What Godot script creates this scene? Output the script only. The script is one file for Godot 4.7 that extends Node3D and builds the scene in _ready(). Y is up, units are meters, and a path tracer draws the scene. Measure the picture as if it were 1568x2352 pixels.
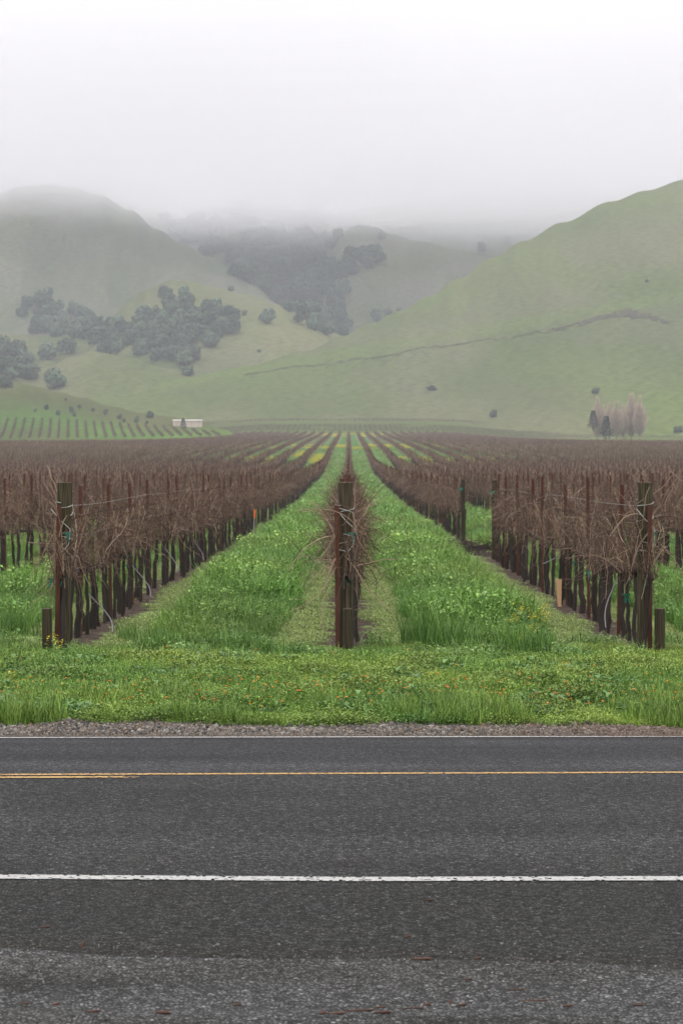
extends Node3D

# ---------------------------------------------------------------- helpers
const CAM_Y := 1.93
const ROW := 2.715
const ROW_START := 21.5

var rng := RandomNumberGenerator.new()
var noise_a := FastNoiseLite.new()
var noise_b := FastNoiseLite.new()
var cam: Camera3D
var used_names := {}
var mats := {}
var hills := []


class MB:
	var v := PackedVector3Array()
	var n := PackedVector3Array()
	var c := PackedColorArray()
	var uv := PackedVector2Array()
	var ix := PackedInt32Array()
	var smooth := true

	func vert(p: Vector3, nn: Vector3, col: Color, t := Vector2.ZERO) -> int:
		v.append(p)
		n.append(nn)
		c.append(col)
		uv.append(t)
		return v.size() - 1

	func tri(a: int, b: int, d: int) -> void:
		var g := (v[b] - v[a]).cross(v[d] - v[a])
		if g.dot(n[a] + n[b] + n[d]) > 0.0:
			ix.append(a); ix.append(d); ix.append(b)
		else:
			ix.append(a); ix.append(b); ix.append(d)

	func quad(a: int, b: int, d: int, e: int) -> void:
		tri(a, b, d)
		tri(a, d, e)

	func flat_tri(p: Vector3, q: Vector3, r: Vector3, col: Color) -> void:
		var nn := (r - p).cross(q - p).normalized()
		var k := v.size()
		for w in [p, q, r]:
			v.append(w); n.append(nn); c.append(col); uv.append(Vector2.ZERO)
		ix.append(k); ix.append(k + 1); ix.append(k + 2)

	func flat_quad(p: Vector3, q: Vector3, r: Vector3, s: Vector3, col: Color) -> void:
		flat_tri(p, q, r, col)
		flat_tri(p, r, s, col)

	func tube(pts: PackedVector3Array, r0: float, r1: float, sides: int, col: Color, col2 = null, cap := false) -> void:
		var m := pts.size()
		var first := v.size()
		var ref := Vector3(0.31, 0.17, 0.93)
		for i in m:
			var t := (pts[mini(i + 1, m - 1)] - pts[maxi(i - 1, 0)]).normalized()
			if absf(t.dot(ref)) > 0.95:
				ref = Vector3(0.9, 0.3, -0.2).normalized()
			var a := t.cross(ref).normalized()
			var b := t.cross(a)
			var f := float(i) / (m - 1)
			var r := lerpf(r0, r1, f)
			var cc: Color = col if col2 == null else col.lerp(col2, f)
			for s in sides:
				var w := TAU * s / sides
				var d := a * cos(w) + b * sin(w)
				vert(pts[i] + d * r, d, cc, Vector2(float(s) / sides, f))
		for i in m - 1:
			for s in sides:
				var s2 := (s + 1) % sides
				var p := first + i * sides
				quad(p + s, p + s2, p + sides + s2, p + sides + s)
		if cap:
			var t2 := (pts[m - 1] - pts[m - 2]).normalized()
			var k := vert(pts[m - 1], t2, col)
			var ring := []
			for s in sides:
				ring.append(vert(v[first + (m - 1) * sides + s], t2, col))
			for s in sides:
				tri(k, ring[s], ring[(s + 1) % sides])

	func box(o: Vector3, h: Vector3, col: Color) -> void:
		for ax in 3:
			for sg in [-1.0, 1.0]:
				var nn := Vector3.ZERO
				nn[ax] = sg
				var a := Vector3.ZERO
				var b := Vector3.ZERO
				a[(ax + 1) % 3] = h[(ax + 1) % 3]
				b[(ax + 2) % 3] = h[(ax + 2) % 3]
				var m := o + nn * h[ax]
				var k := [vert(m - a - b, nn, col), vert(m + a - b, nn, col), vert(m + a + b, nn, col), vert(m - a + b, nn, col)]
				quad(k[0], k[1], k[2], k[3])

	func mesh(mat: Material) -> ArrayMesh:
		var a := []
		a.resize(Mesh.ARRAY_MAX)
		a[Mesh.ARRAY_VERTEX] = v
		a[Mesh.ARRAY_NORMAL] = n
		a[Mesh.ARRAY_COLOR] = c
		a[Mesh.ARRAY_TEX_UV] = uv
		a[Mesh.ARRAY_INDEX] = ix
		var m := ArrayMesh.new()
		m.add_surface_from_arrays(Mesh.PRIMITIVE_TRIANGLES, a)
		m.surface_set_material(0, mat)
		return m


func numbered(s: String) -> String:
	var k: int = used_names.get(s, 0)
	used_names[s] = k + 1
	return s if k == 0 else "%s_%03d" % [s, k]


func tag(o: Node, label: String, category := "", group := "", kind := "") -> Node:
	if label: o.set_meta("label", label)
	if category: o.set_meta("category", category)
	if group: o.set_meta("group", group)
	if kind: o.set_meta("kind", kind)
	return o


func thing(called: String, at: Vector3, label: String, category: String, group := "") -> Node3D:
	var o := Node3D.new()
	o.name = numbered(called)
	add_child(o, true)
	o.position = at
	tag(o, label, category, group)
	return o


func put(called: String, m: Mesh, parent: Node = null) -> MeshInstance3D:
	var o := MeshInstance3D.new()
	o.mesh = m
	if parent == null:
		o.name = numbered(called)
		add_child(o, true)
	else:
		o.name = called
		parent.add_child(o, true)
	return o


func struct(called: String, m: Mesh, label: String) -> MeshInstance3D:
	var o := put(called, m)
	tag(o, label, "", "", "structure")
	return o


# many copies as one object: one child MultiMesh per mesh variant
func scatter(called: String, label: String, meshes: Array, places: Array, parent: Node = null, part := "clumps") -> void:
	var root := Node3D.new()
	root.name = numbered(called)
	add_child(root, true)
	tag(root, label, "", "", "stuff")
	var by := []
	for m in meshes: by.append([])
	for p in places: by[p[2] % meshes.size()].append(p)
	for k in meshes.size():
		if by[k].is_empty(): continue
		var mm := MultiMesh.new()
		mm.transform_format = MultiMesh.TRANSFORM_3D
		mm.use_colors = true
		mm.mesh = meshes[k]
		mm.instance_count = by[k].size()
		for i in by[k].size():
			mm.set_instance_transform(i, by[k][i][0])
			mm.set_instance_color(i, by[k][i][1])
		var o := MultiMeshInstance3D.new()
		o.name = part
		o.multimesh = mm
		o.set_meta("kind", "stuff")
		root.add_child(o, true)


func rf(a: float, b: float) -> float:
	return rng.randf_range(a, b)


func gauss() -> float:
	return rng.randfn(0.0, 1.0)


func lerp_list(pts: Array, x: float) -> float:
	if x <= pts[0][0]: return pts[0][1]
	for i in pts.size() - 1:
		if x <= pts[i + 1][0]:
			var f: float = (x - pts[i][0]) / (pts[i + 1][0] - pts[i][0])
			return lerpf(pts[i][1], pts[i + 1][1], f)
	return pts[pts.size() - 1][1]


func curve_list(pts: Array, x: float) -> float:
	if x <= pts[0][0]: return pts[0][1]
	var m := pts.size()
	for i in m - 1:
		if x <= pts[i + 1][0]:
			var h: float = pts[i + 1][0] - pts[i][0]
			var f: float = (x - pts[i][0]) / h
			var s0: float = (pts[i + 1][1] - pts[maxi(i - 1, 0)][1]) / (pts[i + 1][0] - pts[maxi(i - 1, 0)][0])
			var s1: float = (pts[mini(i + 2, m - 1)][1] - pts[i][1]) / (pts[mini(i + 2, m - 1)][0] - pts[i][0])
			var f2 := f * f
			var f3 := f2 * f
			return (2 * f3 - 3 * f2 + 1) * pts[i][1] + (f3 - 2 * f2 + f) * h * s0 + (-2 * f3 + 3 * f2) * pts[i + 1][1] + (f3 - f2) * h * s1
	return pts[m - 1][1]


const PROFILE := [[-80, 0.33], [-10, 0.33], [8.44, 0.33], [11.54, 0.27], [14.64, 0.065], [15.2, 0.0], [16.3, -0.035], [18, -0.02], [21.5, 0.0], [56, -0.41], [104, -0.87], [180, -1.15], [253, -1.05], [304, -0.35], [430, 1.28], [731, 4.83], [790, 7.6], [860, 11.0], [1000, 13.0], [1300, 15.0]]
var profile_cache := PackedFloat32Array()


func gy(x: float, d: float) -> float:
	var f := clampf((d + 80.0) / 0.25, 0.0, 5518.0)
	var i := int(f)
	var y := lerpf(profile_cache[i], profile_cache[i + 1], f - i)
	if d > 430.0:
		y -= smoothstep(430.0, 620.0, d) * smoothstep(25.0, 62.0, absf(x)) * (2.3 if d < 800.0 else lerpf(2.3, 0.0, clampf((d - 800.0) / 100.0, 0.0, 1.0)))
	if d > 21.5:
		y += noise_b.get_noise_2d(x * 2.0, d * 2.0) * 0.05 * minf(1.0, (d - 21.5) / 8.0)
	return y


func g(x: float, d: float) -> Vector3:
	return Vector3(x, gy(x, d), -d)


# the point at depth d behind a place in the picture (1568 wide)
func at_px(px: float, py: float, d: float) -> Vector3:
	var dir := cam.transform.basis * Vector3((px - 784.0) / 5300.0, -(py - 1176.0) / 5300.0, -1.0)
	return cam.position + dir * (d / -dir.z)


func px_of(p: Vector3) -> Vector2:
	var q := cam.transform.affine_inverse() * p
	return Vector2(784.0 + q.x / -q.z * 5300.0, 1176.0 - q.y / -q.z * 5300.0)


func mat(called: String, rough := 0.85, vc := true) -> StandardMaterial3D:
	var m := StandardMaterial3D.new()
	m.resource_name = called
	m.vertex_color_use_as_albedo = vc
	m.roughness = rough
	m.metallic_specular = 0.3
	mats[called] = m
	return m


func noise_tex(seed_: int, freq: float, size := 512, type := FastNoiseLite.TYPE_SIMPLEX_SMOOTH, ramp: Array = [], octaves := 4) -> NoiseTexture2D:
	var t := NoiseTexture2D.new()
	var nn := FastNoiseLite.new()
	nn.seed = seed_
	nn.frequency = freq
	nn.noise_type = type
	nn.fractal_octaves = octaves
	t.noise = nn
	t.width = size
	t.height = size
	t.seamless = true
	if ramp:
		var gr := Gradient.new()
		gr.offsets = PackedFloat32Array([0.0, 1.0])
		gr.colors = PackedColorArray([ramp[0], ramp[ramp.size() - 1]])
		for i in range(1, ramp.size() - 1):
			gr.add_point(float(i) / (ramp.size() - 1), ramp[i])
		t.color_ramp = gr
	return t


func jit(c: Color, amount: float) -> Color:
	var k := 1.0 + rf(-amount, amount)
	return Color(c.r * k * (1.0 + rf(-amount, amount) * 0.35), c.g * k, c.b * k * (1.0 + rf(-amount, amount) * 0.35))


# ---------------------------------------------------------------- materials
func make_materials() -> void:
	var m := mat("leaf", 0.48)
	m.metallic_specular = 0.4
	m.backlight_enabled = true
	m.backlight = Color(0.5, 0.5, 0.5)
	mat("cane", 0.8)
	mat("bark", 0.95)
	mat("plain", 0.8)
	mat("petal", 0.6)
	mat("stone", 0.85)
	mat("rust", 0.8)
	mat("plastic", 0.45)
	m = mat("oak_leaf", 0.8)
	m.backlight_enabled = true
	m.backlight = Color(0.3, 0.3, 0.3)
	m = mat("hill_grass", 0.95)
	m.metallic_specular = 0.1
	m.albedo_texture = noise_tex(31, 0.02, 1024, FastNoiseLite.TYPE_SIMPLEX_SMOOTH, [Color(0.56, 0.56, 0.5), Color(0.86, 0.86, 0.81), Color(0.98, 1.0, 0.95)], 6)
	m.uv1_triplanar = true
	m.uv1_world_triplanar = true
	m.uv1_scale = Vector3(0.009, 0.02, 0.02)
	m.heightmap_enabled = true
	m.heightmap_texture = noise_tex(33, 0.03, 1024, FastNoiseLite.TYPE_SIMPLEX_SMOOTH, [], 6)
	m.heightmap_scale = 60.0
	m = mat("post_wood", 0.9)
	m.albedo_texture = noise_tex(5, 0.03, 256, FastNoiseLite.TYPE_SIMPLEX_SMOOTH, [Color(0.35, 0.34, 0.3), Color(0.75, 0.72, 0.66), Color(1, 1, 1)])
	m.uv1_scale = Vector3(3, 0.25, 1)
	m.heightmap_enabled = true
	m.heightmap_texture = m.albedo_texture
	m.heightmap_scale = 1.3


func asphalt_material() -> StandardMaterial3D:
	# aggregate: cells of random grey with dark binder between them
	var size := 1024
	var cell := FastNoiseLite.new()
	cell.seed = 7
	cell.noise_type = FastNoiseLite.TYPE_CELLULAR
	cell.frequency = 0.14
	cell.cellular_jitter = 1.0
	cell.fractal_type = FastNoiseLite.FRACTAL_NONE
	cell.cellular_return_type = FastNoiseLite.RETURN_CELL_VALUE
	var value := cell.get_seamless_image(size, size, false, false, 0.08, false).get_data()
	cell.cellular_return_type = FastNoiseLite.RETURN_DISTANCE2_SUB
	var gap := cell.get_seamless_image(size, size, false, false, 0.08, true).get_data()
	var mn := FastNoiseLite.new()
	mn.seed = 12
	mn.frequency = 0.03
	mn.fractal_octaves = 3
	var mid := mn.get_seamless_image(size, size).get_data()
	var col := PackedByteArray()
	var hei := PackedByteArray()
	col.resize(size * size * 3)
	hei.resize(size * size)
	for i in size * size:
		var v := value[i] / 255.0
		var e := minf(gap[i] / 255.0 * 3.0, 1.0)
		var k := lerpf(0.26, 0.42 + 0.42 * v, e) * (0.84 + 0.32 * mid[i] / 255.0)
		if v > 0.985: k = minf(1.0, k * 1.3)
		var b := int(k * 255.0)
		col[i * 3] = b
		col[i * 3 + 1] = b
		col[i * 3 + 2] = int(minf(255.0, k * 255.0 * (0.985 + 0.02 * v)))
		hei[i] = int(clampf(e * (0.35 + 0.65 * fmod(v * 7.3, 1.0)), 0.0, 1.0) * 255.0)
	var m := mat("asphalt", 0.75)
	m.metallic_specular = 0.16
	m.albedo_texture = ImageTexture.create_from_image(Image.create_from_data(size, size, false, Image.FORMAT_RGB8, col))
	m.heightmap_enabled = true
	m.heightmap_texture = ImageTexture.create_from_image(Image.create_from_data(size, size, false, Image.FORMAT_L8, hei))
	m.heightmap_scale = 0.8
	m.uv1_scale = Vector3(0.55, 0.55, 1)
	return m


func field_material() -> StandardMaterial3D:
	# one period across = one vine row and its aisle; 16 m along
	var w := 256
	var h := 1024
	var im := Image.create(w, h, false, Image.FORMAT_RGB8)
	var n1 := FastNoiseLite.new()
	n1.seed = 3
	n1.frequency = 0.02
	n1.fractal_octaves = 4
	for y in h:
		for x in w:
			var a := TAU * y / h
			var q := absf(float(x) / w - 0.5) * ROW              # metres from the row line
			var e := n1.get_noise_3d(x * 0.7, cos(a) * 160.0, sin(a) * 160.0)
			var f := n1.get_noise_3d(x * 4.0, cos(a) * 700.0 + 90.0, sin(a) * 700.0)
			var soil := Color(0.055, 0.04, 0.03)
			var moss := Color(0.13, 0.17, 0.06)
			var green := Color(0.06, 0.125, 0.03)
			var c := soil.lerp(moss, smoothstep(0.16, 0.32, q + e * 0.28))
			c = c.lerp(green, smoothstep(0.5, 0.75, q + e * 0.25))
			c = c * (1.0 + 0.55 * f)
			im.set_pixel(x, y, c.clamp().linear_to_srgb())
	var m := mat("field", 0.95, false)
	m.metallic_specular = 0.15
	m.albedo_texture = ImageTexture.create_from_image(im)
	m.heightmap_enabled = true
	m.heightmap_texture = noise_tex(21, 0.08, 512)
	m.heightmap_scale = 4.0
	return m


# ---------------------------------------------------------------- plants
func blade(mb: MB, p: Vector3, lean: Vector3, h: float, w: float, droop: float, col: Color, segs := 3) -> void:
	var side := lean.cross(Vector3.UP)
	side = (side if side.length() > 0.01 else Vector3.RIGHT).normalized().rotated(Vector3.UP, rf(-0.8, 0.8))
	var dir := (Vector3.UP + lean).normalized()
	var q := p
	var l := p - side * w * 0.5
	var r := p + side * w * 0.5
	for i in segs:
		q += dir * h / segs
		dir = (dir + (lean.normalized() if lean.length() > 0.01 else Vector3.RIGHT) * droop * 0.5 + Vector3.DOWN * droop * (i + 1) / segs).normalized()
		var k := w * 0.5 * (1.0 - pow(float(i + 1) / segs, 2.0))
		var cc := col
		if i == segs - 1:
			mb.flat_tri(l, r, q, cc)
		else:
			var l2 := q - side * k
			var r2 := q + side * k
			mb.flat_quad(l, r, r2, l2, cc)
			l = l2
			r = r2


func leaf(mb: MB, p: Vector3, out: Vector3, size: float, wide: float, col: Color) -> void:
	var nrm := Vector3.UP
	var side := out.cross(nrm).normalized()
	var a := p
	var b := p + out * size * 0.5 + side * size * wide * 0.5 + Vector3.UP * size * 0.12
	var c := p + out * size - Vector3.UP * size * 0.15
	var d := p + out * size * 0.5 - side * size * wide * 0.5 + Vector3.UP * size * 0.12
	mb.flat_tri(a, b, c, col)
	mb.flat_tri(a, c, d, col)


func ring(a: float) -> Vector3:
	return Vector3(cos(a), 0, sin(a))


func tall_grass_mesh(seed_: int, n: int, broad: int, height: float, dark: Color, pale: Color) -> ArrayMesh:
	rng.seed = seed_
	var mb := MB.new()
	for i in n:
		var p := ring(rf(0, TAU)) * sqrt(rng.randf()) * 0.17
		var lean := ring(rf(0, TAU)) * rf(0.05, 0.45)
		var c := dark.lerp(pale, pow(rng.randf(), 1.5))
		blade(mb, p, lean, height * rf(0.5, 1.1), rf(0.006, 0.012), rf(0.05, 0.45), jit(c, 0.18))
	for i in broad:
		var h := height * rf(0.15, 0.8)
		var p := ring(rf(0, TAU)) * sqrt(rng.randf()) * 0.16 + Vector3.UP * h
		var out := (ring(rf(0, TAU)) + Vector3.UP * rf(-0.4, 0.7)).normalized()
		leaf(mb, p, out, rf(0.03, 0.075), rf(0.4, 0.7), jit(dark.lerp(pale, rng.randf()), 0.2))
	return mb.mesh(mats.leaf)


func herb_mesh(seed_: int, n: int, height: float, size: float, dark: Color, pale: Color, blades := 6) -> ArrayMesh:
	rng.seed = seed_
	var mb := MB.new()
	for i in n:
		var r := sqrt(rng.randf()) * 0.15
		var h := height * pow(rng.randf(), 0.8) * (1.0 - r * 2.5)
		var p := ring(rf(0, TAU)) * r + Vector3.UP * h
		var out := (ring(rf(0, TAU)) + Vector3.UP * rf(-0.3, 0.8)).normalized()
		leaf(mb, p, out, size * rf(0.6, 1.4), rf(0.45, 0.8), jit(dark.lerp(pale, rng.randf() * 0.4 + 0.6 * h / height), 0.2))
	for i in blades:
		blade(mb, ring(rf(0, TAU)) * rf(0, 0.14), ring(rf(0, TAU)) * rf(0.1, 0.5), height * rf(0.8, 1.7), 0.006, rf(0.1, 0.4), jit(dark.lerp(pale, rng.randf()), 0.2))
	return mb.mesh(mats.leaf)


# canes
const CANE_A := Color(0.118, 0.068, 0.046)
const CANE_B := Color(0.29, 0.205, 0.15)
const CANE_C := Color(0.03, 0.02, 0.016)


func cane_color() -> Color:
	var t := rng.randf()
	var c := CANE_A.lerp(CANE_C, rng.randf()) if t < 0.6 else CANE_A.lerp(CANE_B, rng.randf())
	if t > 0.94: c = CANE_B * 1.35
	return jit(c, 0.2)


func cane_path(p: Vector3, dir: Vector3, length: float, droop: float, segs: int, wild: float) -> PackedVector3Array:
	var pts := PackedVector3Array([p])
	var bend := Vector3(gauss(), gauss() * 0.3, gauss()) * wild
	for i in segs:
		dir = (dir + bend * 0.5 + Vector3(gauss(), gauss() * 0.6, gauss()) * wild + Vector3.DOWN * droop).normalized()
		p += dir * length / segs
		if p.y < 0.12: p.y = 0.12
		pts.append(p)
	return pts


func canes_mesh(seed_: int, n: int, segs: int, sides: int, r: float, twigs: int, half := 0.72) -> ArrayMesh:
	rng.seed = seed_
	var mb := MB.new()
	for i in n:
		var wild := 0.22
		var t := rng.randf()
		var p := Vector3(gauss() * 0.045, 0.68 + gauss() * 0.06, rf(-half, half))
		var dir: Vector3
		var length := 0.0
		var droop := 0.0
		if t < 0.66:
			dir = Vector3(gauss() * 0.09, 1.0, gauss() * 0.2)
			length = rf(0.25, 0.68) if rng.randf() < 0.85 else rf(0.6, 0.95)
			wild = 0.1
			droop = 0.0
		elif t < 0.88:
			# hanging shoots, mostly along the row
			p.y = rf(0.8, 1.3)
			dir = Vector3(gauss() * 0.2, rf(-1.0, 0.3), gauss() * 0.4)
			length = rf(0.3, 0.75)
			droop = rf(0.1, 0.3)
		elif t < 0.95:
			p.y = rf(0.75, 1.35)
			p.x = gauss() * 0.1
			dir = Vector3(gauss() * 0.2, gauss() * 0.6, signf(gauss()) * 0.8)
			length = rf(0.35, 0.8)
			droop = rf(-0.05, 0.12)
		else:
			p.y = rf(0.7, 1.3)
			dir = Vector3(signf(gauss()) * rf(0.3, 0.8), rf(0.1, 0.7), gauss() * 0.5)
			length = rf(0.3, 0.6)
			droop = rf(0.1, 0.35)
		var pts := cane_path(p, dir.normalized(), length, droop * 6.0 / segs, segs, wild * 6.0 / segs)
		var c := cane_color()
		var rr := r * rf(0.65, 1.2)
		mb.tube(pts, rr, rr * 0.45, sides, c)
		for k in twigs:
			var j := rng.randi_range(1, segs)
			var tw := cane_path(pts[j], Vector3(gauss(), gauss() * 0.7 + 0.2, gauss()).normalized(), rf(0.08, 0.3), 0.08, 3, 0.3)
			mb.tube(tw, rr * 0.5, rr * 0.25, 3, jit(c, 0.2))
	return mb.mesh(mats.cane)


func trunk_mesh(seed_: int, detail: bool, single := false) -> ArrayMesh:
	rng.seed = seed_
	var mb := MB.new()
	var n := 1 if single else (3 if rng.randf() < 0.75 else 2)
	for k in n:
		var pts := PackedVector3Array()
		var x := gauss() * 0.03 * k
		var z := (0.42 + gauss() * 0.12) * k
		var steps := 8 if detail else 3
		for i in steps + 1:
			var f := float(i) / steps
			pts.append(Vector3(x + gauss() * 0.008, -0.05 + 0.78 * f, z + gauss() * 0.009))
			x += gauss() * 0.006
		var w := rf(0.026, 0.036) * (1.0 if k == 0 else 0.72)
		mb.tube(pts, w * 1.2, w * 0.85, 7 if detail else 4, jit(Color(0.032, 0.026, 0.021), 0.25))
	return mb.mesh(mats.bark)


func cordon_mesh(seed_: int) -> ArrayMesh:
	rng.seed = seed_
	var mb := MB.new()
	for s in [-1.0, 1.0]:
		var pts := PackedVector3Array()
		for i in 7:
			pts.append(Vector3(gauss() * 0.02, 0.70 + gauss() * 0.02, s * 0.11 * i))
		mb.tube(pts, 0.027, 0.016, 5, Color(0.035, 0.027, 0.022))
	return mb.mesh(mats.bark)


func stake_mesh(h: float) -> ArrayMesh:
	# rusty T-section steel stake
	var mb := MB.new()
	var c := Color(0.085, 0.034, 0.023)
	mb.box(Vector3(0, h * 0.5, 0), Vector3(0.021, h * 0.5, 0.0025), c)
	mb.box(Vector3(0, h * 0.5, -0.0155), Vector3(0.0025, h * 0.5, 0.013), jit(c, 0.15))
	for i in int(h / 0.12):
		mb.box(Vector3(0, 0.1 + i * 0.12, 0.0055), Vector3(0.006, 0.008, 0.003), c)
	return mb.mesh(mats.rust)


func log_mesh(r: float, h: float, tilt: Vector3, col: Color, top: Color) -> ArrayMesh:
	# round wooden post with a chamfered, slightly uneven top
	var mb := MB.new()
	var sides := 20
	var levels := [[-0.15, 1.02], [0.0, 1.02], [h * 0.25, 1.0], [h * 0.5, 1.01], [h * 0.75, 0.985], [h - 0.012, 0.98], [h, 0.9]]
	var bump := []
	for s in sides: bump.append(1.0 + rf(-0.03, 0.03))
	for j in levels.size():
		for s in sides + 1:
			var w := TAU * s / sides
			var d := Vector3(cos(w), 0, sin(w))
			var y: float = levels[j][0]
			var slope := gauss() * 0.002 if j >= 5 else 0.0
			var cc := col.lerp(Color(col.r * 0.55, col.g * 0.6, col.b * 0.5), clampf(1.0 - y / 0.3, 0.0, 1.0) * 0.4)
			mb.vert(tilt * y + d * r * levels[j][1] * bump[s % sides] + Vector3(0, y + slope, 0), (d + Vector3.UP * (0.8 if j == 6 else 0.0)).normalized(), cc, Vector2(float(s) / sides, y))
	for j in levels.size() - 1:
		for s in sides:
			var p := j * (sides + 1) + s
			mb.quad(p, p + 1, p + sides + 2, p + sides + 1)
	var mid := mb.vert(tilt * h + Vector3(0, h + 0.001, 0), Vector3.UP, top)
	var ringv := []
	for s in sides:
		ringv.append(mb.vert(mb.v[6 * (sides + 1) + s], Vector3.UP, top))
	for s in sides:
		mb.tri(mid, ringv[s], ringv[(s + 1) % sides])
	return mb.mesh(mats.post_wood)


func loop_wire(r: float, y: float, slant: float, col: Color, w: float, turns := 1.0, start := 0.0) -> ArrayMesh:
	var mb := MB.new()
	var pts := PackedVector3Array()
	var n := int(18 * turns)
	for i in n + 1:
		var a := start + TAU * turns * i / n
		pts.append(Vector3(cos(a) * r, y + slant * sin(a * 0.5) + gauss() * 0.002, sin(a) * r))
	mb.tube(pts, w, w, 4, col)
	return mb.mesh(mats.plastic)


func strand(pts: Array, w: float, col: Color, material: String) -> ArrayMesh:
	var mb := MB.new()
	var c := Curve3D.new()
	for i in pts.size():
		var t: Vector3 = (pts[mini(i + 1, pts.size() - 1)] - pts[maxi(i - 1, 0)]) * 0.2
		c.add_point(pts[i], -t, t)
	var out := PackedVector3Array()
	var n := pts.size() * 4
	for i in n + 1:
		out.append(c.sample_baked(c.get_baked_length() * i / n))
	mb.tube(out, w, w * 0.8, 5, col)
	return mb.mesh(mats[material])


func tie_mesh() -> ArrayMesh:
	# a knotted strip of stretch tape with two tails
	var mb := MB.new()
	var c := Color(0.012, 0.13, 0.09)
	for k in 3:
		var p := Vector3(gauss() * 0.008, 0, gauss() * 0.008)
		var q := p + Vector3(rf(-0.05, 0.05), rf(-0.09, -0.03), rf(-0.02, 0.03))
		var w := Vector3(0.008, 0.003, 0.002)
		var m := (p + q) * 0.5 + Vector3(rf(-0.02, 0.02), 0, 0.012)
		mb.flat_quad(p - w, p + w, m + w, m - w, jit(c, 0.25))
		mb.flat_quad(m - w, m + w, q + w, q - w, jit(c, 0.25))
	mb.flat_quad(Vector3(-0.04, 0.008, 0.01), Vector3(0.04, 0.012, 0.01), Vector3(0.04, -0.004, 0.012), Vector3(-0.04, -0.008, 0.012), c)
	return mb.mesh(mats.plastic)


# ---------------------------------------------------------------- trees
func oak_crown(seed_: int, dark: Color, pale: Color) -> ArrayMesh:
	# unit crown: radius about 1, centre at y 0.95, leaf clumps on lobes
	rng.seed = seed_
	var mb := MB.new()
	var lobes := [[Vector3(0, 0.8, 0), 0.68]]
	for i in 13:
		var a := TAU * i / 6.5 + rf(-0.5, 0.5)
		lobes.append([Vector3(cos(a) * rf(0.4, 0.62), rf(0.35, 1.2), sin(a) * rf(0.4, 0.75)), rf(0.2, 0.42)])
	for i in 3:
		lobes.append([Vector3(gauss() * 0.3, rf(1.2, 1.45), gauss() * 0.3), rf(0.25, 0.38)])
	for L in lobes:
		var n := int(230 * L[1])
		var tone := rf(0.0, 1.0)
		for i in n:
			var d := Vector3(gauss(), gauss(), gauss()).normalized()
			var p: Vector3 = L[0] + d * L[1] * rf(0.82, 1.05)
			if p.y < 0.12: continue
			var nn := (d + Vector3(gauss(), gauss(), gauss()) * 0.3).normalized()
			var u := nn.cross(Vector3(0.3, 0.2, 0.9)).normalized().rotated(nn, rf(0, TAU))
			var w := nn.cross(u)
			var s := rf(0.06, 0.12)
			var c := jit(dark.lerp(pale, clampf(tone * 0.7 + rng.randf() * 0.3, 0, 1)), 0.1)
			var q := [mb.vert(p - u * s, nn, c), mb.vert(p + w * s * 0.8, nn, c), mb.vert(p + u * s, nn, c), mb.vert(p - w * s * 0.8, nn, c)]
			mb.quad(q[0], q[1], q[2], q[3])
	return mb.mesh(mats.oak_leaf)


func oak_trunk(seed_: int) -> ArrayMesh:
	rng.seed = seed_
	var mb := MB.new()
	var c := Color(0.05, 0.042, 0.035)
	mb.tube(PackedVector3Array([Vector3(0, -0.25, 0), Vector3(0.02, 0.2, 0.01), Vector3(0.0, 0.6, 0)]), 0.09, 0.06, 6, c)
	for i in 4:
		var a := TAU * i / 4.0 + rf(-0.4, 0.4)
		mb.tube(PackedVector3Array([Vector3(0, 0.4, 0), Vector3(cos(a) * 0.3, 0.75, sin(a) * 0.3), Vector3(cos(a) * 0.55, 1.1, sin(a) * 0.55)]), 0.045, 0.015, 5, c)
	return mb.mesh(mats.bark)


func conifer_crown(seed_: int, dark: Color) -> ArrayMesh:
	rng.seed = seed_
	var mb := MB.new()
	for i in 500:
		var h := pow(rng.randf(), 0.8)
		var rad := (1.0 - h) * 0.36 * (0.75 + 0.25 * sin(h * 40.0)) + 0.02
		var a := rf(0, TAU)
		var p := Vector3(cos(a) * rad * rf(0.6, 1.05), 0.08 + h * 0.92, sin(a) * rad * rf(0.6, 1.05))
		var out := (ring(a) + Vector3.DOWN * 0.2).normalized()
		leaf(mb, p, out, rf(0.07, 0.14), 0.7, jit(dark, 0.3))
	return mb.mesh(mats.oak_leaf)


func poplar_crown(seed_: int) -> ArrayMesh:
	# bare upright twigs, unit height
	rng.seed = seed_
	var mb := MB.new()
	for i in 1100:
		var h := pow(rng.randf(), 0.9) * 0.82
		var a := rf(0, TAU)
		var p := Vector3(0, 0.06 + h * 0.9, 0) + ring(a) * rf(0.0, 0.03)
		var wide := 0.17 * sin(clampf(h * 1.15 + 0.22, 0, 1) * PI) + 0.02
		var top := p + ring(a) * wide * rf(0.4, 1.1) + Vector3.UP * rf(0.10, 0.24)
		var mid := (p + top) * 0.5 + ring(a) * wide * 0.25
		mb.tube(PackedVector3Array([p, mid, top]), 0.0055, 0.002, 3, jit(Color(0.5, 0.4, 0.32), 0.25))
	return mb.mesh(mats.cane)


# ---------------------------------------------------------------- hills
func hill_f(t: float) -> float:
	return lerpf(t, smoothstep(0.0, 1.0, t), 0.45)


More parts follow.
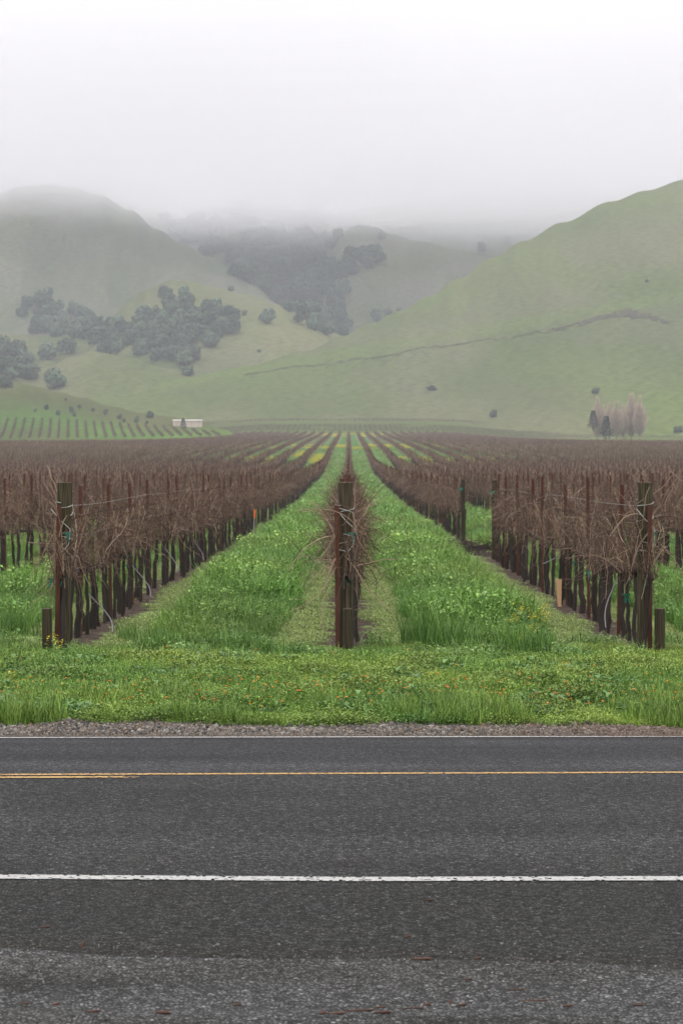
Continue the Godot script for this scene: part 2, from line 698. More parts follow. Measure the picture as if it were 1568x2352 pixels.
func hill_point(h: Dictionary, px: float, t: float) -> Vector3:
	var db := lerp_list(h.db, px)
	var dr := lerp_list(h.dr, px)
	var top := at_px(px, curve_list(h.sil, px), dr)
	var low := at_px(px, lerp_list(h.base, px), db)
	var d := lerpf(db, dr, t)
	var x := at_px(px, 1000.0, d).x
	var y := lerpf(low.y, top.y, hill_f(clampf(t, 0, 1)))
	if t > 1.0:
		y = top.y - (t - 1.0) * (t - 1.0) * h.fall
	if t < 0.0:
		y = low.y + t * 60.0
	var tc := clampf(t, 0.0, 1.0)
	var amp: float = h.amp * sin(tc * PI) * (1.0 - tc * tc * tc) * 1.25 + h.amp * 0.03
	y += (noise_a.get_noise_2d(x * 0.45 + h.seed * 300.0, d * 0.16) * 1.0 + noise_a.get_noise_2d(x * 1.6, d * 0.5 + h.seed * 100.0) * 0.45) * amp
	return Vector3(x, y, -d)


func build_hill(called: String, label: String, h: Dictionary, px0: float, px1: float) -> void:
	hills.append(h)
	h.px0 = px0
	h.px1 = px1
	var nu := int((px1 - px0) / 9.0)
	var nt := 64
	var mb := MB.new()
	var ts := [-0.12]
	for j in nt + 1: ts.append(float(j) / nt)
	for j in 8: ts.append(1.0 + (j + 1) * 0.12)
	for i in nu + 1:
		var px := lerpf(px0, px1, float(i) / nu)
		for t in ts:
			var p := hill_point(h, px, t)
			var e := noise_a.get_noise_2d(p.x * 0.9 + 77.0, p.z * 0.5)
			var f := noise_b.get_noise_2d(p.x * 0.35, p.z * 0.2)
			var c: Color = h.c0.lerp(h.c1, clampf(0.5 + e * 1.6 + f * 1.2, -0.2, 1.2))
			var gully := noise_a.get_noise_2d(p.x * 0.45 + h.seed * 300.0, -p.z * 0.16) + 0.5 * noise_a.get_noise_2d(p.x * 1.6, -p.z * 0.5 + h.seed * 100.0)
			c = c.lerp(Color(c.r * 0.66, c.g * 0.76, c.b * 0.66), clampf(-gully * h.get("gully", 1.7), 0.0, 0.85)).lerp(Color(c.r * 1.25, c.g * 1.2, c.b * 1.15), clampf(gully * 1.4, 0.0, 0.8))  # gully shading put into the colour along with darker growth; ridges painted paler
			if h.has("lush"):
				c = c.lerp(h.lush, clampf(h.lush_at.call(px, px_of(p).y) + e * 0.5, 0.0, 1.0))
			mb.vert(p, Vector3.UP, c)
	var m := ts.size()
	for i in nu:
		for j in m - 1:
			var k := i * m + j
			mb.quad(k, k + 1, k + m + 1, k + m)
	# smooth normals from the grid
	for i in nu + 1:
		for j in m:
			var a := mb.v[mini(i + 1, nu) * m + j] - mb.v[maxi(i - 1, 0) * m + j]
			var b := mb.v[i * m + mini(j + 1, m - 1)] - mb.v[i * m + maxi(j - 1, 0)]
			var nn := a.cross(b).normalized()
			mb.n[i * m + j] = nn if nn.y > 0 else -nn
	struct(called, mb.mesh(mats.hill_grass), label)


# where the line of sight through a place in the picture meets the hills (nearest first)
func on_hill(px: float, py: float, from := 0) -> Vector3:
	for k in range(from, hills.size()):
		var h: Dictionary = hills[k]
		if px < h.px0 or px > h.px1: continue
		var last := Vector2(0, 1e9)
		for i in 81:
			var p := hill_point(h, px, i / 80.0)
			var q := px_of(p)
			if q.y <= py and i > 0 and last.y > py:
				return p
			if i == 0 and q.y <= py: break
			last = q
	return Vector3.INF


func inside(poly: PackedVector2Array, p: Vector2) -> bool:
	return Geometry2D.is_point_in_polygon(p, poly)


# ---------------------------------------------------------------- scene
func _ready() -> void:
	rng.seed = 11
	noise_a.seed = 4
	noise_a.frequency = 0.012
	noise_a.fractal_octaves = 4
	noise_b.seed = 9
	noise_b.frequency = 0.03
	noise_b.fractal_octaves = 3
	for i in 5520:
		profile_cache.append(curve_list(PROFILE, -80.0 + i * 0.25))

	# camera, sky, sun, exposure
	cam = Camera3D.new()
	cam.name = "camera"
	cam.position = Vector3(0, CAM_Y, 0)
	cam.rotation_degrees = Vector3(-1.686, 0.184, 0)
	cam.fov = 25.02
	cam.near = 0.1
	cam.far = 9000
	var lens := CameraAttributesPhysical.new()
	lens.frustum_focal_length = 54.08
	lens.frustum_focus_distance = 12.0
	lens.frustum_near = 0.1
	lens.frustum_far = 9000.0
	lens.exposure_aperture = 7.1
	cam.attributes = lens
	add_child(cam)
	cam.current = true

	var we := WorldEnvironment.new()
	we.name = "environment"
	var env := Environment.new()
	env.background_mode = Environment.BG_SKY
	var sm := ProceduralSkyMaterial.new()
	sm.sky_top_color = Color(0.995, 0.99, 1.0)
	sm.sky_horizon_color = Color(0.665, 0.66, 0.674)
	sm.sky_curve = 0.6
	sm.sky_energy_multiplier = 1.55
	sm.ground_bottom_color = Color(0.3, 0.32, 0.26)
	sm.ground_horizon_color = Color(0.4, 0.42, 0.36)
	sm.sun_angle_max = 1.0
	var sky := Sky.new()
	sky.sky_material = sm
	env.sky = sky
	env.tonemap_mode = Environment.TONE_MAPPER_LINEAR
	env.tonemap_exposure = 1.0
	env.background_energy_multiplier = 1.0
	env.sdfgi_enabled = true
	env.ssao_enabled = true
	env.ssil_enabled = true
	env.fog_enabled = true
	env.fog_density = 0.00028
	env.fog_light_color = Color(0.965, 0.98, 1.0)
	we.environment = env
	add_child(we)

	var sun := DirectionalLight3D.new()
	sun.name = "sun"
	sun.light_energy = 0.3
	sun.light_angular_distance = 10.0
	sun.light_color = Color(1.0, 0.98, 0.95)
	sun.rotation_degrees = Vector3(-70, -35, 0)
	sun.shadow_enabled = true
	add_child(sun)

	make_materials()
	build_ground()
	build_road()
	build_hills()
	build_clouds()
	build_far_things()
	build_woods()
	build_vines()
	build_posts()
	build_grass()
	build_gravel()
	build_flowers()
	build_debris()


# ---------------------------------------------------------------- ground and road
func sheet(ds: Array, xs_of: Callable, col: Callable, uv_of: Callable, lift := 0.0) -> MB:
	var mb := MB.new()
	var m := 0
	for d in ds:
		var xs: Array = xs_of.call(d)
		m = xs.size()
		for x in xs:
			var p := g(x, d) + Vector3.UP * lift
			var e := 0.05
			var nn := Vector3(gy(x - e, d) - gy(x + e, d), 2 * e, -(gy(x, d - e) - gy(x, d + e))).normalized()
			mb.vert(p, nn, col.call(x, d), uv_of.call(x, d))
	for i in ds.size() - 1:
		for j in m - 1:
			var k := i * m + j
			mb.quad(k, k + 1, k + m + 1, k + m)
	return mb


func spread(a: float, b: float, n: int) -> Array:
	var out := []
	for i in n + 1: out.append(lerpf(a, b, float(i) / n))
	return out


func edge_of_grass(x: float) -> float:
	return 16.02 + noise_b.get_noise_2d(x * 22.0, 5.0) * 0.5 + noise_b.get_noise_2d(x * 90.0, 50.0) * 0.12


func build_ground() -> void:
	var fm := field_material()
	var ds := []
	var d := 21.3
	while d < 745.0:
		ds.append(d)
		d += 0.5 + d * 0.012
	ds.append(745.0)
	var mb := sheet(ds, func(dd): return spread(-(30 + dd * 0.55), 30 + dd * 0.55, 120), func(_x, _d): return Color.WHITE, func(x, dd): return Vector2(x / ROW + 0.5, dd / 16.0))
	struct("vineyard_ground", mb.mesh(fm), "green grassed vineyard ground with bare soil along the vine rows")
	var mm := mat("meadow", 0.95)
	mm.metallic_specular = 0.1
	mm.albedo_texture = mats.hill_grass.albedo_texture
	mm.uv1_scale = Vector3(0.05, 0.05, 1)
	mb = sheet(spread(745, 1250, 40), func(dd): return spread(-(30 + dd * 0.55), 30 + dd * 0.55, 60), func(x, dd): return Color(0.11, 0.13, 0.055).lerp(Color(0.12, 0.18, 0.04), clampf(noise_b.get_noise_2d(x * 0.5, dd) + 0.3, 0, 1)), func(x, dd): return Vector2(x, dd))
	struct("meadow_ground", mb.mesh(mm), "pale green meadow between the vineyard and the hills")
	var vm := mat("verge_soil", 0.95)
	vm.metallic_specular = 0.15
	vm.albedo_texture = noise_tex(41, 0.03, 512, FastNoiseLite.TYPE_SIMPLEX_SMOOTH, [Color(0.3, 0.3, 0.25), Color(0.9, 0.95, 0.8)])
	vm.heightmap_enabled = true
	vm.heightmap_texture = noise_tex(42, 0.06, 512)
	vm.heightmap_scale = 4.0
	vm.uv1_scale = Vector3(0.4, 0.4, 1)
	mb = sheet(spread(14.85, 21.3, 60), func(_d): return spread(-40, 40, 400), func(x, dd): return Color(0.085, 0.07, 0.055).lerp(Color(0.05, 0.095, 0.025), smoothstep(-0.15, 0.25, dd - edge_of_grass(x))), func(x, dd): return Vector2(x, dd))
	struct("verge", mb.mesh(vm), "roadside verge of soil under grass and clover")


func shoulder_edge(x: float) -> float:
	return 7.12 - x * 0.16 + noise_b.get_noise_2d(x * 14.0, 3.0) * 0.16 + noise_b.get_noise_2d(x * 80.0, 9.0) * 0.03


func line_at(pts: Array, x: float) -> float:
	return lerp_list(pts, x)


func line_strip(pts: Array, w: float, x0: float, x1: float, col: Color, wear: float) -> ArrayMesh:
	# painted line: short cells with ragged edges and worn-through gaps
	var mb := MB.new()
	var step := 0.012
	var x := x0
	var rows := 6
	while x < x1:
		var dc := line_at(pts, x)
		var dn := line_at(pts, x + step)
		for r in rows:
			var worn := noise_b.get_noise_2d(x * 800.0, r * 60.0 + dc * 10.0) + (0.2 if r == 0 or r == rows - 1 else 0.0)
			if worn > wear or rng.randf() < 0.07 + maxf(0.0, 1.0 - (x1 - x) / 0.2) * 0.8: continue
			var a0 := dc - w * 0.5 + w * r / rows + gauss() * 0.002
			var a1 := dc - w * 0.5 + w * (r + 1) / rows + gauss() * 0.002
			var b0 := dn - w * 0.5 + w * r / rows
			var b1 := dn - w * 0.5 + w * (r + 1) / rows
			var c := jit(col, 0.1)
			var up := Vector3.UP * 0.004
			mb.flat_quad(g(x, a0) + up, g(x + step, b0) + up, g(x + step, b1) + up, g(x, a1) + up, c)
		x += step
	return mb.mesh(mats.paint)


func build_road() -> void:
	var am := asphalt_material()
	var pm := mat("paint", 0.7)
	pm.albedo_texture = noise_tex(51, 0.12, 512, FastNoiseLite.TYPE_SIMPLEX_SMOOTH, [Color(0.5, 0.5, 0.5), Color(0.95, 0.95, 0.95), Color(1, 1, 1), Color(1, 1, 1)])
	pm.uv1_triplanar = true
	pm.uv1_world_triplanar = true
	pm.uv1_scale = Vector3(0.8, 0.8, 0.8)
	var xs := [-60.0, -40.0, -25.0, -15.0, -10.0, -7.0, -5.0]
	xs.append_array(spread(-4.0, 4.0, 160))
	xs.append_array([5.0, 7.0, 10.0, 15.0, 25.0, 40.0, 60.0])
	# carriageway
	var mb := MB.new()
	var rows := 150
	var m := xs.size()
	for i in rows + 1:
		for x in xs:
			var d0 := shoulder_edge(clampf(x, -6, 6))
			var d := lerpf(d0, 14.95, float(i) / rows)
			var base := Color(0.162, 0.161, 0.157)
			base = base.lerp(Color(0.165, 0.165, 0.173), smoothstep(11.3, 11.6, d) * 0.8)
			# wheel tracks polished paler in the far lane
			var track := exp(-pow((d - 9.35) / 0.3, 2.0)) * 0.22 + exp(-pow((d - 10.75) / 0.3, 2.0)) * 0.18 + exp(-pow((d - 12.15) / 0.28, 2.0)) * 0.75 + exp(-pow((d - 14.05) / 0.2, 2.0)) * 0.2
			base = base.lerp(Color(0.27, 0.275, 0.29), track * (0.8 + noise_b.get_noise_2d(x * 6.0, d * 30.0) * 0.6))
			base = base * (1.0 + noise_b.get_noise_2d(x * 9.0, d * 26.0) * 0.28 + noise_a.get_noise_2d(x * 30.0, d * 60.0) * 0.18 + noise_b.get_noise_2d(x * 2.5, d * 55.0 + 30.0) * 0.16)
			base = base.lerp(Color(0.124, 0.126, 0.118), smoothstep(8.5, 8.35, d) * 0.8)
			base = base.lerp(Color(0.13, 0.12, 0.105), smoothstep(0.25, 0.0, d - d0) * 0.8)
			mb.vert(g(x, d), Vector3.UP, base, Vector2(x, d))
	for i in rows:
		for j in m - 1:
			var k := i * m + j
			mb.quad(k, k + 1, k + m + 1, k + m)
	struct("road", mb.mesh(am), "dark grey asphalt country road running across the view")
	# dusty shoulder
	mb = MB.new()
	var ts := [-30.0, -10.0, 0.0, 3.0, 4.5]
	ts.append_array(spread(5.0, 7.3, 60))
	for t in ts:
		for x in xs:
			var d0 := shoulder_edge(clampf(x, -6, 6))
			var d := minf(t, d0 - 0.5) if t < 5.0 else lerpf(5.0, d0, (t - 5.0) / 2.3)
			var c := Color(0.22, 0.218, 0.208) * (1.0 + noise_b.get_noise_2d(x * 24.0, d * 40.0) * 0.35 + noise_a.get_noise_2d(x * 40.0, d * 90.0 + 40.0) * 0.35)
			c = c.lerp(Color(0.3, 0.3, 0.3), smoothstep(0.0, 0.4, noise_b.get_noise_2d(x * 12.0 + 30.0, d * 30.0)) * 0.7)
			mb.vert(g(x, d), Vector3.UP, c, Vector2(x, d))
	for i in ts.size() - 1:
		for j in m - 1:
			var k := i * m + j
			mb.quad(k, k + 1, k + m + 1, k + m)
	struct("road_shoulder", mb.mesh(am), "paler dusty shoulder strewn with grit and bark")
	var white := Color(0.37, 0.365, 0.35)
	var yellow := Color(0.43, 0.265, 0.095)
	var near_line := [[-60, 8.48], [-1.25, 8.475], [0, 8.43], [1.25, 8.45], [60, 8.6]]
	var yellow_line := [[-60, 11.0], [-1.7, 11.47], [1.7, 11.6], [60, 13.0]]
	var far_line := [[-60, 13.6], [-2.2, 14.53], [2.2, 14.75], [60, 15.4]]
	struct("edge_line", line_strip(near_line, 0.082, -4.5, 4.5, white, 0.58), "worn white edge line near the camera")
	struct("edge_line", line_strip(far_line, 0.115, -6, 6, white, 0.75), "thin white edge line beside the gravel")
	struct("centre_line", line_strip(yellow_line.map(func(p): return [p[0], p[1] + 0.05]), 0.068, -5, 5, yellow, 0.4), "worn yellow centre line crossing the road")
	struct("centre_line", line_strip(yellow_line.map(func(p): return [p[0], p[1] - 0.085]), 0.072, -5, -1.04, yellow, 0.5), "second yellow line that ends at the left")


# ---------------------------------------------------------------- hills and sky
func build_hills() -> void:
	var khaki := Color(0.158, 0.166, 0.088)
	var olive := Color(0.125, 0.15, 0.062)
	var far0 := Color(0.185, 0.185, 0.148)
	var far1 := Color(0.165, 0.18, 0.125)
	# nearest first: on_hill() relies on the order
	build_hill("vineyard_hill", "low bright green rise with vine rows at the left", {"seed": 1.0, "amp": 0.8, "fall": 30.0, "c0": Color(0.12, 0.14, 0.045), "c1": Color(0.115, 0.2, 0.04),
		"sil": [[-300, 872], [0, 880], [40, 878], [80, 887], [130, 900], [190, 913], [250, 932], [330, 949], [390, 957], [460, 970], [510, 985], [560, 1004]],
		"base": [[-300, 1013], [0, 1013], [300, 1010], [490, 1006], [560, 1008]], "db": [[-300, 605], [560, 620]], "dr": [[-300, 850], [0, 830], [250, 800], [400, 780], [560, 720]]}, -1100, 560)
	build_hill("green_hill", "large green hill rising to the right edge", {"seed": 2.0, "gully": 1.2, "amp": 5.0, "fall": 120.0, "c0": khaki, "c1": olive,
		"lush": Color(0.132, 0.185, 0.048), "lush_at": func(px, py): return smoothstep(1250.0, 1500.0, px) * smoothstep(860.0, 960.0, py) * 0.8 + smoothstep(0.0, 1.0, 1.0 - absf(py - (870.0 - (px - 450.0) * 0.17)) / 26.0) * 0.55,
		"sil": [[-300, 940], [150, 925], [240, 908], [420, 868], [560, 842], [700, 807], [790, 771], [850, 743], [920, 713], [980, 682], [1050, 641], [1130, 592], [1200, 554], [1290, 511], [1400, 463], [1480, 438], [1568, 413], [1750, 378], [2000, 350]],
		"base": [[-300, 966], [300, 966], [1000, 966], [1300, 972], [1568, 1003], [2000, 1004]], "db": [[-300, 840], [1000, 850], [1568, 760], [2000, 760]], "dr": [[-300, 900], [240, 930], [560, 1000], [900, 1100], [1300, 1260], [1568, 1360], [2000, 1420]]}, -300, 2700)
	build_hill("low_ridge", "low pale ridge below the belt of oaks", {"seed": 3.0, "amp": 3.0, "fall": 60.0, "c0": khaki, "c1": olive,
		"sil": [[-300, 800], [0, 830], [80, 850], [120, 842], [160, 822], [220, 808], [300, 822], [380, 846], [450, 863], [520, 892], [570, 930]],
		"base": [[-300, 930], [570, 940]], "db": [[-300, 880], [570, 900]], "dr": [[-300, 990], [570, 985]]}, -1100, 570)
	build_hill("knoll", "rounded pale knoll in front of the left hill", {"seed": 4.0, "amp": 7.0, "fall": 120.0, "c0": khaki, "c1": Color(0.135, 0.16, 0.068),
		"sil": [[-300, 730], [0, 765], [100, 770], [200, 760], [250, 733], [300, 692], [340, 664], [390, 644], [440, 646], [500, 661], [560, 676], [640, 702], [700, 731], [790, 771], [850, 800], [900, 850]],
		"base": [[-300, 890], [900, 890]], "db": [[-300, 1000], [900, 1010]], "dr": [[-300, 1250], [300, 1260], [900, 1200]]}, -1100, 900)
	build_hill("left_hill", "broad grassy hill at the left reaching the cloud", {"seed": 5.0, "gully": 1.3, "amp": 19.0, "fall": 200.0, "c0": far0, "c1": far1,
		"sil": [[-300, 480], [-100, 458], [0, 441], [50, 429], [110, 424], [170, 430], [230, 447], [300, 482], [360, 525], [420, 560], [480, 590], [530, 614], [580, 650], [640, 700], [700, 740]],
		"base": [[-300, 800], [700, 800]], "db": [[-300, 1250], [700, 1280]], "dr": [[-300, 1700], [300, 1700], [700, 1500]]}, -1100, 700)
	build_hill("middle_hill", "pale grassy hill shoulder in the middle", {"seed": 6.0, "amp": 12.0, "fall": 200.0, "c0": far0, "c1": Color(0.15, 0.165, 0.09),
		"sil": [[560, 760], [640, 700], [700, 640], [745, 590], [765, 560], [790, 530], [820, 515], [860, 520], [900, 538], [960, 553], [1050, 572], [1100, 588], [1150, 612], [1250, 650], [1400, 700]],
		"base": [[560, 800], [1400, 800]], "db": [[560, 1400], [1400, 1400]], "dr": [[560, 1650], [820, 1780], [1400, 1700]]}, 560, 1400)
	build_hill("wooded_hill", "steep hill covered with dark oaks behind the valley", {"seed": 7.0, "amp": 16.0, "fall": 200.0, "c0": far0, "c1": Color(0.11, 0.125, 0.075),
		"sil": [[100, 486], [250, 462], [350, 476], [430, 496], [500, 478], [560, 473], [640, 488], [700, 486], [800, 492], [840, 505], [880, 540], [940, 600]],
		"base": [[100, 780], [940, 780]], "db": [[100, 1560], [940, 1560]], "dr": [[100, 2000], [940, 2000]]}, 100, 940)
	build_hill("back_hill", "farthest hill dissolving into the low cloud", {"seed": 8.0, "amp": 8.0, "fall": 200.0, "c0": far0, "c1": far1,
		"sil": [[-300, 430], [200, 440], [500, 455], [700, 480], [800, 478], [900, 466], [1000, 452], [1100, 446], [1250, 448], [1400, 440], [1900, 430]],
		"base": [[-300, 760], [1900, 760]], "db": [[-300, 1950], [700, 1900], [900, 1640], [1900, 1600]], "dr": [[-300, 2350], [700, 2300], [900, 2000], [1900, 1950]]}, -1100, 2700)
	# the cut track that crosses the green hill, and the fainter one below it
	track("hill_track", "dark dirt track cut across the green hill", [[560, 862], [700, 843], [850, 826], [1000, 800], [1150, 782], [1280, 762]], [0.4, 0.6, 0.7, 0.8, 1.0, 0.8], Color(0.125, 0.14, 0.07))
	track("dirt_bank", "dark cut bank above the track high on the green hill", [[1265, 764], [1330, 752], [1390, 740], [1440, 735], [1490, 739], [1535, 748]], [1.0, 3.0, 7.0, 9.0, 6.0, 0.6], Color(0.09, 0.083, 0.06))


func track(called: String, label: String, path: Array, widths: Array, col: Color) -> void:
	var mb := MB.new()
	var n := (path.size() - 1) * 14
	var last := []
	for i in n + 1:
		var f := float(i) / 14.0
		var k := mini(int(f), path.size() - 2)
		var px := lerpf(path[k][0], path[k + 1][0], f - k)
		var py := curve_list(path, px)
		var p := on_hill(px, py, 1)
		if p == Vector3.INF: continue
		var w: float = lerpf(widths[k], widths[k + 1], f - k) * (0.8 + 0.5 * absf(noise_b.get_noise_2d(px * 2.0, 8.0)))
		var q := on_hill(px, py - w * 5300.0 / -p.z * 0.42, 1)
		if q == Vector3.INF: continue
		p += Vector3.UP * 0.42
		q += Vector3.UP * 0.42
		var mid := (p + q) * 0.5 + Vector3.UP * 0.1
		var c := jit(col, 0.12)
		var here := [mb.vert(p - Vector3.UP * 0.4, Vector3(0, 0.9, 0.44), c), mb.vert(p, Vector3(0, 0.9, 0.44), c), mb.vert(mid, Vector3(0, 0.95, 0.3), c), mb.vert(q, Vector3(0, 0.95, 0.3), c), mb.vert(q - Vector3.UP * 0.4, Vector3.UP, c)]
		if last:
			for s in 4:
				mb.quad(last[s], here[s], here[s + 1], last[s + 1])
		last = here
	struct(called, mb.mesh(mats.hill_grass), label)


func build_clouds() -> void:
	# the low stratus: drifting veils of mist, one above the other, that thicken upwards
	var m := mat("mist", 1.0)
	m.metallic_specular = 0.0
	m.transparency = BaseMaterial3D.TRANSPARENCY_ALPHA
	var root := Node3D.new()
	root.name = "cloud"
	add_child(root)
	tag(root, "white low cloud hiding the hilltops", "", "", "stuff")
	var depths := [1400.0, 1430.0, 1460.0, 1490.0, 1520.0, 1550.0, 1580.0, 1610.0, 1640.0, 1670.0, 1700.0, 1770.0, 1850.0, 1930.0, 2020.0, 2120.0, 2230.0]
	for k in depths.size():
		var thick := 0.26 if k < 11 else 0.5
		var mb := MB.new()
		var nx := 100
		var nh := 30
		for i in nh + 1:
			var f := float(i) / nh
			for j in nx + 1:
				var x := lerpf(-2400.0, 2400.0, float(j) / nx)
				var y := 128.0 + 400.0 * f
				var z: float = -depths[k] + noise_b.get_noise_2d(x * 0.08 + k * 37.0, k * 13.0) * 55.0
				var low := (148.0 if k < 11 else 160.0) + noise_b.get_noise_2d(x * 0.14 + k * 91.0, k * 40.0) * 16.0
				var al := thick * smoothstep(low - 12.0, low + 50.0, y) * smoothstep(525.0, 230.0, y) * smoothstep(2400.0, 1900.0, absf(x))
				mb.vert(Vector3(x, y, z), Vector3.UP, Color(0.765, 0.76, 0.78, al))
		for i in nh:
			for j in nx:
				var q := i * (nx + 1) + j
				mb.ix.append_array(PackedInt32Array([q, q + nx + 2, q + 1, q, q + nx + 1, q + nx + 2]))
		var o := put("mist_layer", mb.mesh(m), root)
		o.set_meta("kind", "stuff")


# ---------------------------------------------------------------- woods
var crowns := []
var trunks := []


func tree(called: String, p: Vector3, r: float, label: String, category: String, group := "", squash := 1.0, kind := 0) -> void:
	var t := thing(called, p, label, category, group)
	var k := rng.randi() % crowns.size()
	t.rotation.y = rf(0, TAU)
	t.scale = Vector3(r, r * squash * rf(0.72, 1.1), r)
	put("trunk", trunks[k % trunks.size()], t)
	put("crown", crowns[k], t)


func fill(poly: PackedVector2Array, step: float, r0: float, r1: float, label: String, group: String, from: int) -> void:
	var box := Rect2(poly[0], Vector2.ZERO)
	for q in poly: box = box.expand(q)
	var y := box.position.y
	var odd := 0
	while y < box.end.y:
		var x := box.position.x + (step * 0.5 if odd % 2 else 0.0)
		while x < box.end.x:
			var q := Vector2(x + rf(-0.5, 0.5) * step, y + rf(-0.45, 0.45) * step)
			if inside(poly, q):
				var r := rf(r0, r1)
				var p := on_hill(q.x, q.y + r * 0.75, from)
				if p != Vector3.INF:
					var zy: String = ["upper", "middle", "lower"][clampi(int((q.y - box.position.y) / box.size.y * 3.0), 0, 2)]
					var zx: String = ["left end", "left part", "centre", "right part", "right end"][clampi(int((q.x - box.position.x) / box.size.x * 5.0), 0, 4)]
					var size: String = "small " if r < lerpf(r0, r1, 0.33) else ("big " if r > lerpf(r0, r1, 0.67) else "")
					tree("oak_tree", p + Vector3.DOWN * 0.4, r * -p.z / 5300.0, "%s%s, at its %s %s" % [size, label, zy, zx], "tree", group)
			x += step
		y += step * 0.8
		odd += 1


func build_woods() -> void:
	for i in 6:
		crowns.append(oak_crown(100 + i, Color(0.038, 0.066, 0.043) * [0.75, 1.3, 0.9, 1.15, 0.8, 1.05][i], Color(0.095, 0.142, 0.086) * [0.75, 1.3, 0.9, 1.15, 0.8, 1.05][i]))
		trunks.append(oak_trunk(120 + i))
	rng.seed = 500
	fill(PackedVector2Array([Vector2(60, 735), Vector2(95, 712), Vector2(150, 708), Vector2(200, 724), Vector2(290, 738), Vector2(330, 712), Vector2(380, 694), Vector2(420, 684), Vector2(480, 688), Vector2(540, 718), Vector2(555, 745), Vector2(520, 765), Vector2(465, 790), Vector2(455, 815), Vector2(420, 838), Vector2(400, 838), Vector2(340, 812), Vector2(290, 800), Vector2(250, 792), Vector2(180, 775), Vector2(120, 765), Vector2(65, 760)]),
		22.0, 16.0, 27.0, "dark round oak in the long belt across the knoll", "oaks in the belt across the knoll", 2)
	fill(PackedVector2Array([Vector2(-60, 785), Vector2(0, 790), Vector2(50, 795), Vector2(85, 820), Vector2(80, 845), Vector2(45, 860), Vector2(-60, 862)]), 32.0, 22.0, 32.0, "dark oak of the grove at the left edge", "oaks of the grove at the left edge", 2)
	fill(PackedVector2Array([Vector2(108, 790), Vector2(150, 780), Vector2(185, 795), Vector2(180, 812), Vector2(130, 815), Vector2(105, 808)]), 28.0, 22.0, 30.0, "dark oak in the small clump below the belt", "oaks of the small clump below the belt", 2)
	fill(PackedVector2Array([Vector2(340, 505), Vector2(430, 492), Vector2(500, 476), Vector2(640, 488), Vector2(825, 496), Vector2(790, 520), Vector2(765, 560), Vector2(752, 590), Vector2(790, 585), Vector2(865, 562), Vector2(882, 545), Vector2(860, 600), Vector2(800, 640), Vector2(775, 680), Vector2(785, 712), Vector2(740, 722), Vector2(660, 694), Vector2(600, 662), Vector2(550, 632), Vector2(540, 598), Vector2(480, 572), Vector2(420, 545)]),
		23.0, 16.0, 27.0, "hazy oak in the wood filling the valley", "oaks of the wood in the valley", 4)
	fill(PackedVector2Array([Vector2(640, 690), Vector2(720, 702), Vector2(805, 748), Vector2(790, 768), Vector2(740, 752), Vector2(660, 722)]), 23.0, 15.0, 24.0, "oak at the foot of the valley wood", "oaks at the foot of the valley wood", 3)
	fill(PackedVector2Array([Vector2(820, 745), Vector2(850, 722), Vector2(905, 702), Vector2(918, 712), Vector2(860, 745)]), 17.0, 9.0, 14.0, "oak in the strip behind the green hill's flank", "oaks in the strip behind the green hill", 2)
	var singles := [
		[126, 868, 32, 2, "single big round oak on the low ridge at the left"], [98, 693, 30, 3, "large oak beside two smaller ones on the left slope"], [63, 692, 17, 3, "small oak left of the large one on the left slope"], [52, 716, 16, 3, "small low oak below the pair on the left slope"],
		[381, 672, 20, 3, "left of two round oaks on the crown of the knoll"], [424, 670, 20, 3, "right of two round oaks on the crown of the knoll"], [615, 727, 22, 3, "lone round oak on the right flank of the knoll"], [531, 661, 10, 3, "little dark bush on the knoll's skyline"], [562, 720, 8, 3, "tiny round bush right of the oak belt"],
		[242, 798, 24, 3, "pale round oak just below the belt"], [780, 742, 33, 3, "big oak where the knoll meets the green hill"], [706, 716, 38, 3, "broad oak at the foot of the valley wood"], [1105, 568, 14, 4, "small dark oak on the middle hill's shoulder"], [1162, 551, 10, 4, "faint low bush high on the back hill"], [876, 541, 13, 4, "small oak at the tip of the valley wood"],
		[990, 887, 15, 1, "low dark scrub patch alone on the green hill"], [1132, 950, 11, 1, "small bush at the foot of the green hill"], [1483, 648, 5, 1, "tiny dark bush high on the green hill"], [595, 806, 6, 1, "tiny bush on the slope right of the belt"], [432, 848, 20, 2, "lowest oak at the end of the belt"], [1366, 898, 10, 1, "scrubby bush behind the bare poplars"], [1556, 990, 13, 1, "dark bush at the right edge by the meadow"]]
	for s in singles:
		var p := on_hill(s[0], s[1] + s[2] * 0.8, s[3])
		if p == Vector3.INF: p = on_hill(s[0], s[1] + s[2] * 0.8, 0)
		if p != Vector3.INF:
			tree("oak_tree" if s[2] > 12 else "hill_bush", p + Vector3.DOWN * 0.3, s[2] * -p.z / 5300.0, s[4], "tree" if s[2] > 12 else "bush", "", 0.55 if s[0] == 990 else 1.0)
	# young trees on the vineyard hill
	var young := [[82, 941, 6], [107, 935, 8], [134, 945, 9], [165, 938, 9], [183, 932, 7], [214, 940, 6], [243, 946, 8], [275, 955, 9], [285, 966, 6], [314, 962, 9], [345, 949, 13], [338, 968, 6], [152, 916, 5], [172, 951, 7]]
	for s in young:
		var p := on_hill(s[0], s[1] + s[2], 0)
		if p != Vector3.INF:
			tree("young_tree", p, s[2] * -p.z / 5300.0 * 0.8, "young dark tree planted on the green rise above the vine rows", "tree", "young trees on the green rise", 1.3)
	var q := on_hill(13, 892, 0)
	if q != Vector3.INF:
		tree("oak_tree", q, 20 * -q.z / 5300.0, "dark oak on top of the green rise at the left edge", "tree", "", 0.9)


